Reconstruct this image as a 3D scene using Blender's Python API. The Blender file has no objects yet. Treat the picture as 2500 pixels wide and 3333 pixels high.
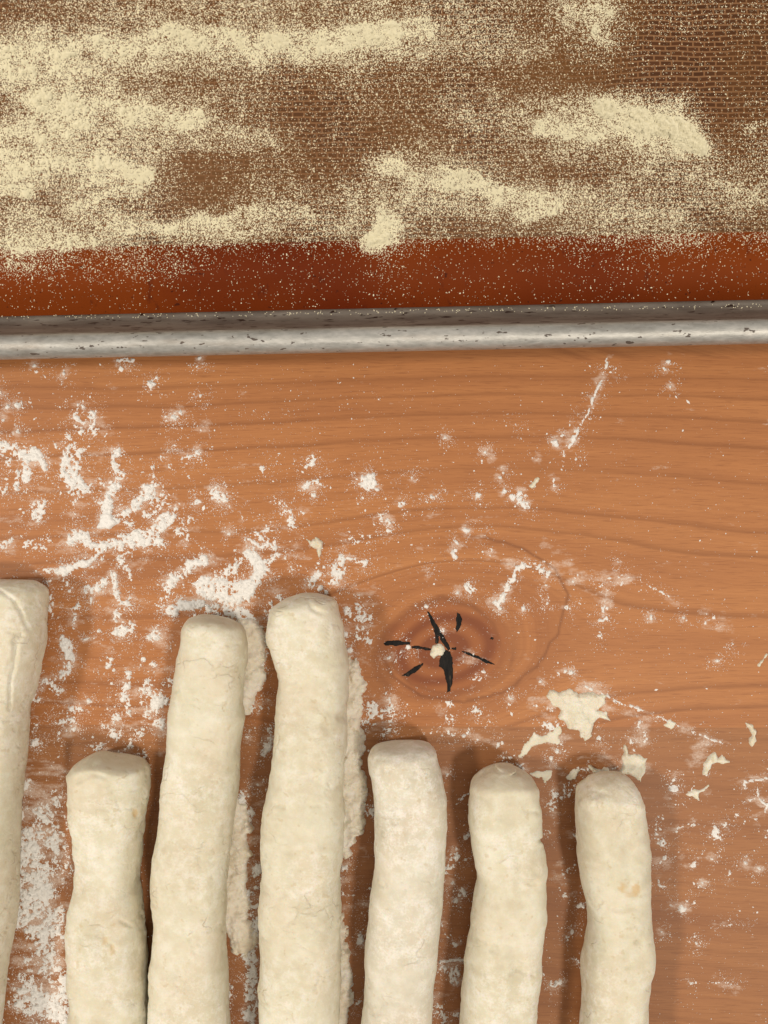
import bpy, math
import numpy as np

S = bpy.context.scene
COL = S.collection

# ------------------------------------------------------------------ camera
D = 0.27                      # camera height above the board (m)
W_PX, H_PX = 2500.0, 3333.0   # 1 photo pixel on the board = 0.1 mm
cam_d = bpy.data.cameras.new('camera')
cam = bpy.data.objects.new('camera', cam_d)
COL.objects.link(cam)
cam.location = (0, 0, D)
cam.rotation_euler = (0, 0, 0)
cam_d.sensor_fit = 'VERTICAL'
cam_d.angle = 2 * math.atan(H_PX * 0.5e-4 / D)
cam_d.clip_start = 0.005
cam_d.clip_end = 50
S.camera = cam

# ------------------------------------------------------------------ room light and lamps
wd = bpy.data.worlds.new('World')
S.world = wd
wd.use_nodes = True
bg = wd.node_tree.nodes['Background']
bg.inputs['Color'].default_value = (1.0, 0.91, 0.81, 1)
bg.inputs['Strength'].default_value = 0.55

def lamp(name, loc, energy, size, color):
    d = bpy.data.lights.new(name, 'AREA')
    d.shape = 'DISK'
    d.size = size
    d.energy = energy
    d.color = color
    o = bpy.data.objects.new(name, d)
    COL.objects.link(o)
    o.location = loc
    v = -o.location.normalized()
    o.rotation_euler = v.to_track_quat('-Z', 'Y').to_euler()
    return o
lamp('ceiling_lamp', (0.90, -0.80, 2.40), 29, 0.34, (1.0, 0.89, 0.75))
lamp('ceiling_lamp', (-1.25, -0.05, 1.55), 16, 0.22, (1.0, 0.89, 0.75))

S.view_settings.view_transform = 'Standard'
S.view_settings.look = 'None'
S.view_settings.exposure = 0
S.view_settings.gamma = 1
S.cycles.use_denoising = True
S.cycles.max_bounces = 6

# ------------------------------------------------------------------ maths helpers
def at(px, py, z=0.0):
    k = (D - z) / D * 1e-4
    return (np.asarray(px, float) - 1250) * k, (1666.5 - np.asarray(py, float)) * k

_T = {}
def vnoise(x, y, seed=0):
    if seed not in _T:
        _T[seed] = np.random.RandomState(seed + 11).rand(256, 256)
    t = _T[seed]
    xi = np.floor(x).astype(int); yi = np.floor(y).astype(int)
    fx = x - xi; fy = y - yi
    fx = fx * fx * fx * (fx * (fx * 6 - 15) + 10); fy = fy * fy * fy * (fy * (fy * 6 - 15) + 10)
    a = t[xi & 255, yi & 255]; b = t[(xi + 1) & 255, yi & 255]
    c = t[xi & 255, (yi + 1) & 255]; d = t[(xi + 1) & 255, (yi + 1) & 255]
    return (a * (1 - fx) + b * fx) * (1 - fy) + (c * (1 - fx) + d * fx) * fy
def fbm(x, y, sc, oct=4, seed=0, gain=0.5):
    s = 0; amp = 1; tot = 0
    for k in range(oct):
        s = s + amp * vnoise(x / sc + 17.3 * k, y / sc + 5.1 * k, seed + k)
        tot += amp; amp *= gain; sc = sc / 2.03
    return s / tot
def sstep(a, b, x):
    t = np.clip((x - a) / (b - a), 0, 1)
    return t * t * (3 - 2 * t)
def seg_dist(x, y, pts):
    best = np.full(np.shape(x), 1e9)
    if len(pts) == 1:
        return np.hypot(x - pts[0][0], y - pts[0][1])
    for (x0, y0), (x1, y1) in zip(pts[:-1], pts[1:]):
        dx, dy = x1 - x0, y1 - y0
        L = dx * dx + dy * dy + 1e-9
        t = np.clip(((x - x0) * dx + (y - y0) * dy) / L, 0, 1)
        best = np.minimum(best, np.hypot(x - x0 - t * dx, y - y0 - t * dy))
    return best
def inside(x, y, poly):
    r = np.zeros(np.shape(x), bool)
    n = len(poly)
    for i in range(n):
        x0, y0 = poly[i]; x1, y1 = poly[(i + 1) % n]
        c = ((y0 > y) != (y1 > y)) & (x < (x1 - x0) * (y - y0) / ((y1 - y0) + 1e-12) + x0)
        r ^= c
    return r
def sdf(x, y, poly):
    d = seg_dist(x, y, list(poly) + [poly[0]])
    return np.where(inside(x, y, poly), d, -d)

# ------------------------------------------------------------------ mesh helpers
def mesh_np(name, verts, faces, smooth=True):
    """faces: int array (n,4) or (n,3)"""
    me = bpy.data.meshes.new(name)
    verts = np.ascontiguousarray(verts, dtype=np.float32)
    faces = np.ascontiguousarray(faces, dtype=np.int32)
    n, k = faces.shape
    me.vertices.add(len(verts)); me.vertices.foreach_set('co', verts.ravel())
    me.loops.add(n * k); me.loops.foreach_set('vertex_index', faces.ravel())
    me.polygons.add(n)
    me.polygons.foreach_set('loop_start', np.arange(0, n * k, k, dtype=np.int32))
    if smooth:
        me.polygons.foreach_set('use_smooth', np.ones(n, bool))
    me.update(calc_edges=True); me.validate()
    return me
def attr(me, name, vals):
    a = me.attributes.new(name, 'FLOAT', 'POINT')
    a.data.foreach_set('value', np.ascontiguousarray(vals, dtype=np.float32).ravel())
def link(name, me, mat=None, parent=None):
    o = bpy.data.objects.new(name, me)
    COL.objects.link(o)
    if mat: me.materials.append(mat)
    if parent: o.parent = parent
    return o
def tag(o, label=None, cat=None, group=None, kind=None):
    if label: o['label'] = label
    if cat: o['category'] = cat
    if group: o['group'] = group
    if kind: o['kind'] = kind
    return o
def empty(name, loc=(0, 0, 0), rz=0):
    o = bpy.data.objects.new(name, None); COL.objects.link(o)
    o.location = loc; o.rotation_euler = (0, 0, rz); o.empty_display_size = 0.01
    return o
def height_mesh(name, X, Y, Z, mask):
    """grid heightfield in world metres, keeping quads that touch the mask"""
    ny, nx = X.shape
    m = mask
    q = m[:-1, :-1] | m[1:, :-1] | m[:-1, 1:] | m[1:, 1:]
    jj, ii = np.nonzero(q)
    a = jj * nx + ii
    F = np.stack([a, a + nx, a + nx + 1, a + 1], 1)      # y runs downwards in the picture
    used, inv = np.unique(F, return_inverse=True)
    V = np.stack([X.ravel()[used], Y.ravel()[used], Z.ravel()[used]], 1)
    return mesh_np(name, V, inv.reshape(F.shape)), used

# ------------------------------------------------------------------ materials
class NT:
    def __init__(s, name):
        s.m = bpy.data.materials.new(name); s.m.use_nodes = True
        s.t = s.m.node_tree; s.b = s.t.nodes['Principled BSDF']
    def n(s, typ, **kw):
        nd = s.t.nodes.new(typ)
        for k, v in kw.items():
            if k.startswith('i_'):
                nd.inputs[int(k[2:]) if k[2:].isdigit() else k[2:]].default_value = v
            else: setattr(nd, k, v)
        return nd
    def l(s, a, b): s.t.links.new(a, b)
    def noise(s, scale, detail=3, rough=0.55, vec=None, dim='3D'):
        nd = s.n('ShaderNodeTexNoise'); nd.noise_dimensions = dim
        nd.inputs['Scale'].default_value = scale; nd.inputs['Detail'].default_value = detail
        nd.inputs['Roughness'].default_value = rough
        if vec is not None: s.l(vec, nd.inputs['Vector'])
        return nd.outputs['Fac']
    def ramp(s, fac, stops, interp='LINEAR'):
        nd = s.n('ShaderNodeValToRGB'); cr = nd.color_ramp; cr.interpolation = interp
        while len(cr.elements) < len(stops): cr.elements.new(0.5)
        for e, (p, c) in zip(cr.elements, stops):
            e.position = p; e.color = (*c, 1) if isinstance(c, tuple) else (c, c, c, 1)
        s.l(fac, nd.inputs['Fac']); return nd.outputs['Color']
    def mix(s, fac, a, b, mode='MIX'):
        nd = s.n('ShaderNodeMix', data_type='RGBA', blend_type=mode)
        for v, i in ((fac, 0), (a, 6), (b, 7)):
            if isinstance(v, (int, float)): nd.inputs[i].default_value = v
            elif isinstance(v, tuple): nd.inputs[i].default_value = (*v, 1)
            else: s.l(v, nd.inputs[i])
        return nd.outputs[2]
    def math(s, op, a, b=0.0, clamp=False):
        nd = s.n('ShaderNodeMath', operation=op); nd.use_clamp = clamp
        for v, i in ((a, 0), (b, 1)):
            if isinstance(v, (int, float)): nd.inputs[i].default_value = v
            else: s.l(v, nd.inputs[i])
        return nd.outputs[0]
    def attr(s, name):
        return s.n('ShaderNodeAttribute', attribute_name=name).outputs['Fac']
    def obj(s): return s.n('ShaderNodeTexCoord').outputs['Object']
    def mapv(s, vec, scale):
        nd = s.n('ShaderNodeMapping'); nd.inputs['Scale'].default_value = scale
        s.l(vec, nd.inputs['Vector']); return nd.outputs[0]
    def bump(s, h, dist, strength=1.0, prev=None):
        nd = s.n('ShaderNodeBump'); nd.inputs['Distance'].default_value = dist
        nd.inputs['Strength'].default_value = strength; s.l(h, nd.inputs['Height'])
        if prev is not None: s.l(prev, nd.inputs['Normal'])
        return nd.outputs[0]
    def set(s, **kw):
        for k, v in kw.items():
            i = s.b.inputs[k.replace('_', ' ')]
            if hasattr(v, 'links'): s.l(v, i)
            elif isinstance(v, tuple) and len(v) == 3 and i.type == 'RGBA': i.default_value = (*v, 1)
            else: i.default_value = v

def wood_mat(name, line_phases, seed, phase_lo, phase_hi, tone=1.0, ls=1.0, pink=1.0):
    M = NT(name)
    ph = M.attr('grain'); kn = M.attr('knot'); du = M.attr('dust')
    co = M.obj()
    # growth-ring lines at given phases
    u = M.math('DIVIDE', M.math('SUBTRACT', ph, phase_lo), phase_hi - phase_lo, True)
    wob = M.noise(30, 2, 0.5, co)
    u = M.math('ADD', u, M.math('MULTIPLY', M.math('SUBTRACT', wob, 0.5), 0.008))
    stops = [(0.0, 0.0)]
    for p in sorted(line_phases)[:10]:
        q = (p - phase_lo) / (phase_hi - phase_lo)
        w = 4.0 / (phase_hi - phase_lo)
        stops += [(q - w, 0.0), (q, 1.0), (q + 3.5 * w, 0.0)]
    stops = sorted(stops)[:32]
    lines = M.ramp(u, stops)
    # vector following the fibres
    sx = M.n('ShaderNodeSeparateXYZ'); M.l(co, sx.inputs[0])
    cx = M.n('ShaderNodeCombineXYZ')
    M.l(M.math('MULTIPLY', sx.outputs[0], 22.0), cx.inputs[0])
    M.l(M.math('MULTIPLY', ph, 0.11), cx.inputs[1]); cx.inputs[2].default_value = seed
    fib = M.noise(1.0, 5, 0.62, cx.outputs[0])
    cx2 = M.n('ShaderNodeCombineXYZ')
    M.l(M.math('MULTIPLY', sx.outputs[0], 6.0), cx2.inputs[0])
    M.l(M.math('MULTIPLY', ph, 0.012), cx2.inputs[1]); cx2.inputs[2].default_value = seed + 3
    band = M.noise(1.0, 4, 0.55, cx2.outputs[0])
    cx3 = M.n('ShaderNodeCombineXYZ')
    M.l(M.math('MULTIPLY', sx.outputs[0], 130.0), cx3.inputs[0])
    M.l(M.math('MULTIPLY', sx.outputs[1], 2200.0), cx3.inputs[1]); cx3.inputs[2].default_value = seed
    pore = M.noise(1.0, 3, 0.6, cx3.outputs[0])
    blot = M.noise(11, 3, 0.5, co)
    t = tone
    base = M.ramp(M.math('ADD', M.math('MULTIPLY', band, 0.7), M.math('MULTIPLY', blot, 0.3)),
                  [(0.30, (0.300 * t, 0.118 * t, 0.042 * t)), (0.5, (0.365 * t, 0.150 * t, 0.053 * t)), (0.72, (0.42 * t, 0.182 * t, 0.065 * t))])
    base = M.mix(M.math('MULTIPLY', M.ramp(fib, [(0.35, 1.0), (0.6, 0.0)]), 0.30), base, (0.245 * t, 0.090 * t, 0.030 * t))
    base = M.mix(M.math('MULTIPLY', M.ramp(pore, [(0.32, 1.0), (0.47, 0.0)]), 0.5), base, (0.20 * t, 0.070 * t, 0.024 * t))
    lstr = M.math('MULTIPLY', lines, M.math('ADD', 0.22 * ls, M.math('MULTIPLY', M.noise(14, 2, 0.5, co), 0.62 * ls)))
    base = M.mix(lstr, base, (0.19 * t, 0.068 * t, 0.022 * t))
    base = M.mix(1.0, base, (1.0, 1.0 + (pink - 1) * .3, pink), 'MULTIPLY')
    # knot: darker, redder, ringed
    rg = M.n('ShaderNodeMath', operation='SINE'); M.l(M.math('MULTIPLY', ph, 0.105), rg.inputs[0])
    rg2 = M.ramp(M.math('ADD', M.math('MULTIPLY', rg.outputs[0], 0.3), M.math('MULTIPLY', band, 0.9)), [(0.2, 0.0), (0.9, 1.0)])
    kcol = M.mix(rg2, (0.200, 0.055, 0.016), (0.345, 0.120, 0.037))
    base = M.mix(kn, base, kcol)
    base = M.mix(M.attr('ring'), base, (0.16, 0.052, 0.018))
    # thin film of flour rubbed into the surface
    fn = M.noise(1500, 4, 0.75, co); fn2 = M.noise(170, 5, 0.7, M.mapv(co, (0.55, 1.3, 1)))
    edge = M.math('SUBTRACT', M.math('ADD', du, M.math('MULTIPLY', M.math('SUBTRACT', fn2, 0.5), 3.0)), 0.42)
    film = M.math('MULTIPLY', M.math('MULTIPLY', edge, 2.2, True), M.math('ADD', 0.30, M.math('MULTIPLY', M.ramp(fn, [(0.42, 0.0), (0.62, 1.0)]), 0.40)), True)
    base = M.mix(film, base, (0.76, 0.66, 0.58))
    M.set(Base_Color=base)
    rr = M.math('ADD', 0.44, M.math('MULTIPLY', blot, 0.12))
    M.set(Roughness=M.math('ADD', rr, M.math('MULTIPLY', film, 0.4)))
    b1 = M.bump(fib, 0.00005, 0.6); b2 = M.bump(pore, 0.00004, 0.6, b1)
    M.set(Normal=b2)
    M.b.inputs['Specular IOR Level'].default_value = 0.30
    return M.m

def dough_mat(name, c_lo, c_mid, c_hi, dry=0.5):
    M = NT(name); co = M.obj()
    n1 = M.noise(55, 4, 0.55, co); n2 = M.noise(260, 4, 0.6, co); n3 = M.noise(1500, 3, 0.65, co)
    f = M.math('ADD', M.math('MULTIPLY', n1, 0.6), M.math('MULTIPLY', n2, 0.4))
    base = M.ramp(f, [(0.33, c_lo), (0.50, c_mid), (0.66, c_hi)])
    base = M.mix(M.math('MULTIPLY', M.ramp(M.noise(75, 3, 0.55, M.mapv(co, (1.3, .8, 1))), [(0.46, 0.0), (0.62, 1.0)]), 0.28), base, (0.70, 0.60, 0.465))
    base = M.mix(M.math('MULTIPLY', M.ramp(M.noise(48, 4, 0.6, M.mapv(co, (.9, 1.2, 1.1))), [(0.48, 0.0), (0.64, 1.0)]), 0.20), base, (0.60, 0.585, 0.43))
    fl = M.ramp(M.math('ADD', M.math('MULTIPLY', n2, 0.55), M.math('MULTIPLY', n3, 0.45)), [(0.47, 0.0), (0.62, 1.0)])
    big = M.ramp(M.noise(38, 3, 0.5, co), [(0.42, 0.0), (0.62, 1.0)])
    base = M.mix(M.math('MULTIPLY', M.math('MULTIPLY', fl, dry), M.math('ADD', 0.35, big)), base, (0.83, 0.81, 0.755))
    pit = M.ramp(M.noise(420, 2, 0.5, co), [(0.28, 1.0), (0.35, 0.0)])
    base = M.mix(M.math('MULTIPLY', pit, 0.35), base, (0.52, 0.40, 0.22))
    base = M.mix(M.attr('stain'), base, (0.60, 0.36, 0.10))
    # hair cracks where the floured skin has stretched
    ck = M.ramp(M.math('ABSOLUTE', M.math('SUBTRACT', M.noise(120, 2, 0.5, M.mapv(co, (.8, 1.25, 1))), 0.5)), [(0.0, 1.0), (0.030, 0.0)])
    ckm = M.math('MULTIPLY', ck, M.ramp(M.noise(70, 3, 0.55, co), [(0.54, 0.0), (0.66, 1.0)]))
    base = M.mix(M.math('MULTIPLY', ckm, 0.14), base, (0.50, 0.39, 0.24))
    M.set(Base_Color=base, Roughness=0.72)
    M.b.inputs['Subsurface Weight'].default_value = 0.25
    M.b.inputs['Subsurface Radius'].default_value = (0.0022, 0.0013, 0.0007)
    M.b.inputs['Subsurface Scale'].default_value = 1.0
    M.b.inputs['Specular IOR Level'].default_value = 0.3
    b0 = M.n('ShaderNodeBump', invert=True); b0.inputs['Distance'].default_value = 0.0004; b0.inputs['Strength'].default_value = .6; M.l(ckm, b0.inputs['Height'])
    b1 = M.bump(n2, 0.0005, 0.45, b0.outputs[0]); b2 = M.bump(n3, 0.00014, 0.6, b1)
    M.set(Normal=b2)
    return M.m

def powder_mat(name, c_a, c_b, sc=900):
    M = NT(name); co = M.obj()
    n = M.noise(sc, 3, 0.6, co); n2 = M.noise(70, 3, 0.5, co)
    base = M.mix(M.math('ADD', M.math('MULTIPLY', n, 0.5), M.math('MULTIPLY', n2, 0.5)), c_a, c_b)
    M.set(Base_Color=base, Roughness=0.95)
    M.b.inputs['Specular IOR Level'].default_value = 0.1
    M.set(Normal=M.bump(n, 0.0003, 0.6))
    return M.m

MAT_FLOUR = powder_mat('flour', (0.76, 0.75, 0.725), (0.86, 0.855, 0.84))
MAT_SEMO = powder_mat('semolina', (0.70, 0.65, 0.47), (0.88, 0.835, 0.63), 700)
MAT_DOUGH = dough_mat('dough', (0.60, 0.545, 0.41), (0.69, 0.655, 0.515), (0.765, 0.745, 0.62))
MAT_DOUGH_DRY = dough_mat('floured_dough', (0.60, 0.56, 0.455), (0.69, 0.66, 0.555), (0.77, 0.745, 0.655), 0.7)
MAT_SCRAP = dough_mat('dough_scrap', (0.62, 0.58, 0.46), (0.72, 0.69, 0.565), (0.80, 0.775, 0.67), 0.4)
MAT_CRUST = dough_mat('flour_crust', (0.68, 0.60, 0.48), (0.78, 0.72, 0.61), (0.85, 0.81, 0.74), 0.8)

# ------------------------------------------------------------------ the board: three glued planks
KX, KY, KA = 1440.0, 2115.0, 268.0
def phase_knot(px, py):
    x = px - KX; y = KY - py
    x = np.where(x > 0, x / 1.12, x)
    # slight shear so that the flow leans upwards to the right of the knot
    xs = x - 0.25 * y; ys = y
    r2 = xs * xs * 0.72 + ys * ys * 1.25 + 1e-6
    out = np.sqrt(ys * ys + 1e-6) * np.sign(ys) * (1 - KA ** 2 / np.maximum(r2, KA ** 2))
    ins = -(KA - np.sqrt(r2)) * 0.9
    w = (fbm(px * 0.35, py, 160, 3, 5) - 0.5) * 26
    return np.where(r2 < KA ** 2, ins, out) + w, np.sqrt(r2) / KA

board = empty('board')
tag(board, 'floured reddish wooden board of three glued planks under the dough', None, None, 'structure')

FILM = []     # (points, half width, strength) filled in below, in photo pixels
def film_field(px, py):
    f = np.zeros_like(px)
    for pts, w, s in FILM:
        f = np.maximum(f, s * (1 - sstep(0.1, 1.7, seg_dist(px, py, pts) / w)))
    for pts, w, d in FS:
        p = np.array(pts); m = w * 2.2 + 40
        q = np.nonzero((px > p[:, 0].min() - m) & (px < p[:, 0].max() + m) & (py > p[:, 1].min() - m) & (py < p[:, 1].max() + m))[0]
        if len(q): f[q] = np.maximum(f[q], d * .64 * (1 - sstep(.15, 1, seg_dist(px[q], py[q], pts) / (w * 1.7 + 26))))
    return f
def crop(ox, oy, sc):
    return lambda *p: [(ox + sc * a, oy + sc * b) for a, b in p]
c3 = crop(0, 1100, .7535); c4 = crop(1250, 1100, .7535); c6 = crop(1250, 1800, .7535)
c7 = crop(0, 2500, .7535); z1 = crop(1700, 2350, .4822); z2 = crop(1100, 2300, .4822)
z3 = crop(400, 1800, .5124); z5 = crop(0, 1750, .339)
FILM += [(c3((0, 600), (700, 700)), 230, .22), (c3((300, 900), (1100, 1000)), 300, .28), (c3((300, 1250), (700, 1300)), 200, .30),
         (c3((1500, 900), (1500, 1300)), 120, .35), (c7((150, 60), (200, 1106)), 110, .75), (c3((350, 300), (350, 700)), 60, .4),
         (c3((500, 130), (520, 200)), 80, .25), (c4((0, 780), (300, 850)), 200, .12), (c6((330, 400), (430, 430)), 60, .25),
         (c4((560, 1000), (720, 1010)), 50, .5), (c4((830, 1045), (1050, 1040)), 32, .75), (c4((970, 1100), (950, 1200)), 28, .7),
         (c4((1370, 1170), (1500, 1250)), 38, .42), (c4((1100, 1040), (1270, 1120)), 22, .35), (c4((690, 880), (800, 960)), 30, .35),
         (c6((640, 640), (720, 660)), 24, .75), (c6((870, 590), (960, 640)), 40, .75), (c6((1075, 680), (1115, 700), (1110, 810)), 34, .75),
         (c6((1330, 900), (1400, 800)), 26, .55), (c6((700, 740), (760, 800)), 40, .55), (c6((940, 840), (1000, 920)), 30, .5),
         (c6((1050, 900), (1110, 920)), 42, .7), (c6((1380, 900), (1470, 880)), 26, .4), (c6((650, 900), (900, 950)), 80, .25),
         (z1((900, 650), (940, 950)), 70, .35), (z1((1100, 400), (1240, 440)), 40, .4), (z1((1300, 740),), 70, .35), (z1((1520, 380), (1640, 500)), 50, .35),
         (z2((690, 900), (780, 1300)), 50, .35), (z2((650, 1450), (780, 1600)), 50, .3), (z2((640, 1750), (720, 2140)), 60, .5),
         (z2((1400, 600), (1480, 800)), 45, .3), (z2((1500, 1100), (1600, 1300)), 50, .35), (z2((60, 1150), (40, 1900)), 40, .3),
         (c6((240, 640), (300, 780)), 40, .4), (c6((390, 660), (420, 800)), 50, .35), (c6((-20, 640), (20, 760)), 40, .45),
         (c7((1090, 150), (1110, 500)), 50, .45), (c7((1580, 60), (1540, 700)), 40, .25), (z3((150, 900), (260, 1100)), 80, .55)]

RINGS = [([(960, 1152), (1050, 1160), (1130, 1185), (1195, 1225), (1228, 1285), (1205, 1365), (1160, 1440), (1085, 1497), (1000, 1516), (910, 1504), (850, 1462), (818, 1400)], 5, .62),
         ([(850, 1345), (900, 1305), (960, 1293), (1020, 1308), (1064, 1345), (1085, 1400), (1080, 1445)], 9, .45),
         ([(1075, 1330), (1110, 1380), (1105, 1440), (1060, 1490)], 8, .3), ([(870, 1330), (840, 1380), (850, 1440), (890, 1480), (960, 1500), (1040, 1490)], 7, .4)]
def ring_lines(px, py):
    f = np.zeros_like(px)
    wq = (fbm(px, py, 50, 3, 33) - .5) * 16
    for pts, w, a in RINGS:
        P = [(x * 1.507, y * 1.507) for x, y in pts]
        d = seg_dist(px + wq, py + wq, P)
        end = sstep(0, 170, np.minimum(np.hypot(px - P[0][0], py - P[0][1]), np.hypot(px - P[-1][0], py - P[-1][1])))
        f = np.maximum(f, a * np.exp(-(d / w) ** 2) * (.25 + .75 * end))
    return f
# ------------------------------------------------------------------ where flour lies on the board (strokes in photo px)
FS = []
def st(c, pts, w, d): FS.append((c(*pts), w * (.7535 if c in (c3, c4, c6, c7) else .4822 if c in (z1, z2) else .5124), d))
for pts, w, d in [
 (((30, 470), (90, 490), (150, 500)), 38, .95), (((40, 500), (30, 640)), 14, .75), (((75, 580), (65, 650)), 13, .85), (((120, 500), (110, 610)), 22, .85), (((160, 500), (195, 570)), 14, .85), (((5, 655),), 22, .8), (((0, 450),), 20, .8),
 (((350, 300), (390, 310)), 26, .5), (((345, 340), (345, 400)), 36, .8), (((400, 330), (420, 400)), 26, .55), (((310, 430), (300, 490)), 42, .5), (((310, 500), (310, 560), (320, 620), (340, 650)), 52, .86), (((230, 450), (270, 510), (300, 540)), 10, .75), (((325, 680), (325, 760)), 16, .65), (((380, 640), (450, 610)), 18, .5),
 (((510, 490), (500, 560)), 24, .65), (((520, 600), (480, 650), (465, 720), (450, 780)), 22, .95), (((500, 780), (560, 745), (610, 700), (660, 640)), 24, .92), (((660, 540), (665, 620)), 9, .5), (((640, 660), (690, 690), (720, 700)), 44, .62), (((435, 710),), 14, .8),
 (((570, 870), (640, 860), (690, 820), (720, 780)), 42, .95), (((700, 800), (760, 830), (800, 850)), 28, .8), (((670, 800), (690, 890)), 24, .7), (((780, 790), (810, 790)), 22, .65), (((560, 790), (640, 740), (740, 740)), 50, .5),
 (((300, 870), (350, 850), (400, 900), (460, 900), (520, 880)), 27, .88), (((420, 900), (410, 950)), 18, .8), (((520, 900), (530, 960), (545, 1010)), 30, .68),
 (((250, 1010), (310, 990), (380, 965)), 21, 1.0), (((150, 1010), (250, 1000)), 16, .5), (((380, 965), (420, 930)), 9, .75), (((165, 730), (165, 770)), 34, .7), (((130, 890), (200, 880)), 32, .5), (((20, 890), (100, 850)), 22, .5),
 (((360, 1095), (420, 1080), (460, 1050)), 19, .85), (((490, 1020), (500, 1100), (520, 1140), (560, 1150)), 14, .95), (((565, 1130),), 12, .9), (((520, 1262),), 34, 1.0), (((500, 1190), (520, 1230)), 22, .75), (((560, 1200), (570, 1250)), 24, .6), (((670, 1290),), 32, .95), (((320, 1170), (310, 1240)), 18, .7), (((280, 1310),), 22, .8),
 (((205, 1070), (210, 1180)), 28, .5), (((730, 1080), (770, 1020), (830, 980), (880, 960)), 27, .9), (((700, 1130),), 34, .55), (((740, 1175), (800, 1155), (870, 1150)), 28, 1.05),
 (((890, 1080), (950, 1080), (1000, 1110), (1050, 1090)), 56, 1.05), (((1000, 1040), (1030, 960), (1020, 910)), 19, .7), (((950, 1020), (1000, 1000)), 28, .6), (((1050, 1090), (1100, 1040), (1140, 1000), (1100, 950), (1080, 930)), 30, 1.0), (((1150, 970), (1200, 940)), 14, 1.0), (((1060, 870), (1130, 900), (1180, 910)), 11, .7), (((1180, 880),), 16, .5),
 (((900, 1170), (980, 1180), (1050, 1190), (1100, 1230)), 26, .85), (((1240, 760), (1260, 810)), 30, .85), (((1160, 820),), 28, .65), (((1120, 830), (1180, 900)), 20, .5), (((930, 660), (960, 700)), 23, .88), (((855, 710),), 16, .88), (((840, 500), (800, 520)), 22, .65), (((855, 490),), 14, 1.0), (((700, 520), (740, 560)), 13, .6), (((930, 690),), 20, .6),
 (((1340, 530), (1340, 545)), 24, .6), (((1380, 610), (1320, 640)), 17, .75), (((1350, 680),), 13, .8), (((1130, 560),), 24, .55), (((1575, 620), (1605, 628)), 30, 1.0), (((1570, 610), (1610, 600)), 18, .9), (((1630, 655),), 10, .7),
 (((660, 200),), 25, .75), (((750, 342),), 11, 1.0), (((782, 318),), 13, .7), (((865, 250),), 9, 1.0), (((148, 125), (152, 118)), 9, 1.0), (((280, 125), (278, 155)), 8, .8), (((75, 290),), 13, .8), (((32, 300),), 12, .75), (((75, 410),), 11, 1.0), (((0, 225),), 12, .8), (((510, 98), (570, 95)), 10, .7), (((860, 90),), 9, 1.0), (((760, 462),), 12, .8), (((15, 355),), 9, 1.0), (((990, 850),), 12, .8), (((880, 380), (870, 400)), 14, .6),
 (((1330, 1090), (1370, 1020)), 22, .75), (((1440, 1060), (1450, 990), (1480, 960)), 22, .9), (((1480, 1010), (1450, 1050)), 18, .8), (((1510, 950), (1570, 970)), 16, .7), (((1240, 950), (1250, 1000)), 14, .7), (((1385, 1080),), 12, .9), (((1410, 1100),), 9, .8), (((1520, 880), (1590, 860)), 22, .55), (((1640, 770), (1659, 800)), 20, .6), (((1550, 1130), (1560, 1200)), 26, .5), (((1500, 1180), (1490, 1290)), 24, .6), (((1560, 1290), (1600, 1230)), 40, .45), (((1200, 700), (1240, 740), (1310, 760)), 22, .45), (((1040, 780), (1060, 740)), 12, .5)]:
    st(c3, pts, w, d)
for pts, w, d in [
 (((965, 90), (950, 160), (905, 260), (885, 310), (850, 370), (820, 430)), 7, .78), (((965, 90), (985, 120)), 4, .6), (((950, 155), (985, 147)), 5, .8), (((820, 400), (815, 440)), 13, .85), (((815, 450), (780, 490), (770, 570)), 7, .68), (((740, 460),), 19, 1.05), (((770, 410),), 22, .45), (((590, 680), (610, 720)), 23, .98), (((555, 690),), 15, .95), (((520, 660),), 12, .85), (((405, 675),), 15, 1.0), (((210, 685),), 15, 1.0), (((70, 720),), 18, .9), (((60, 660),), 12, .6), (((350, 830),), 16, .92), (((315, 880),), 12, .9), (((460, 930),), 24, .65), (((425, 850),), 10, .7), (((295, 925), (310, 945)), 11, .8), (((15, 790), (20, 830)), 17, .9), (((120, 605),), 7, 1.0), (((1228, 100),), 9, 1.1), (((1214, 134),), 9, 1.1), (((190, 1012),), 9, 1.0), (((735, 605), (735, 640)), 6, .85), (((500, 600),), 9, 1.0), (((460, 530),), 7, 1.0), (((436, 495),), 7, 1.0), (((660, 520),), 9, .8), (((515, 580),), 7, .9), (((830, 525),), 8, .8), (((570, 375),), 8, .7), (((265, 432),), 6, 1.0), (((1240, 210),), 7, .9),
 (((490, 1150), (520, 1110), (540, 1060), (570, 1010), (600, 990)), 17, .9), (((475, 1145), (500, 1170)), 9, .9), (((600, 985), (650, 975), (720, 1030)), 22, .48), (((685, 1005),), 7, 1.0), (((830, 1040), (950, 1060), (1050, 1040)), 22, .42), (((960, 1100), (950, 1210)), 24, .5), (((930, 1220), (960, 1215)), 8, .8), (((1390, 1232),), 9, 1.0), (((790, 1165),), 12, .9), (((600, 1170),), 10, 1.0), (((705, 1145),), 6, 1.0), (((700, 1068),), 6, 1.0), (((180, 1160),), 9, .9), (((1155, 1200), (1153, 1218)), 5, 1.0), (((1293, 1210),), 6, 1.0), (((1010, 968),), 6, 1.0), (((350, 1070), (372, 1100)), 8, .8), (((318, 1102),), 7, 1.0), (((265, 870), (120, 900)), 12, .3), (((1100, 1045), (1270, 1140)), 6, .45)]:
    st(c4, pts, w, d)
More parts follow.
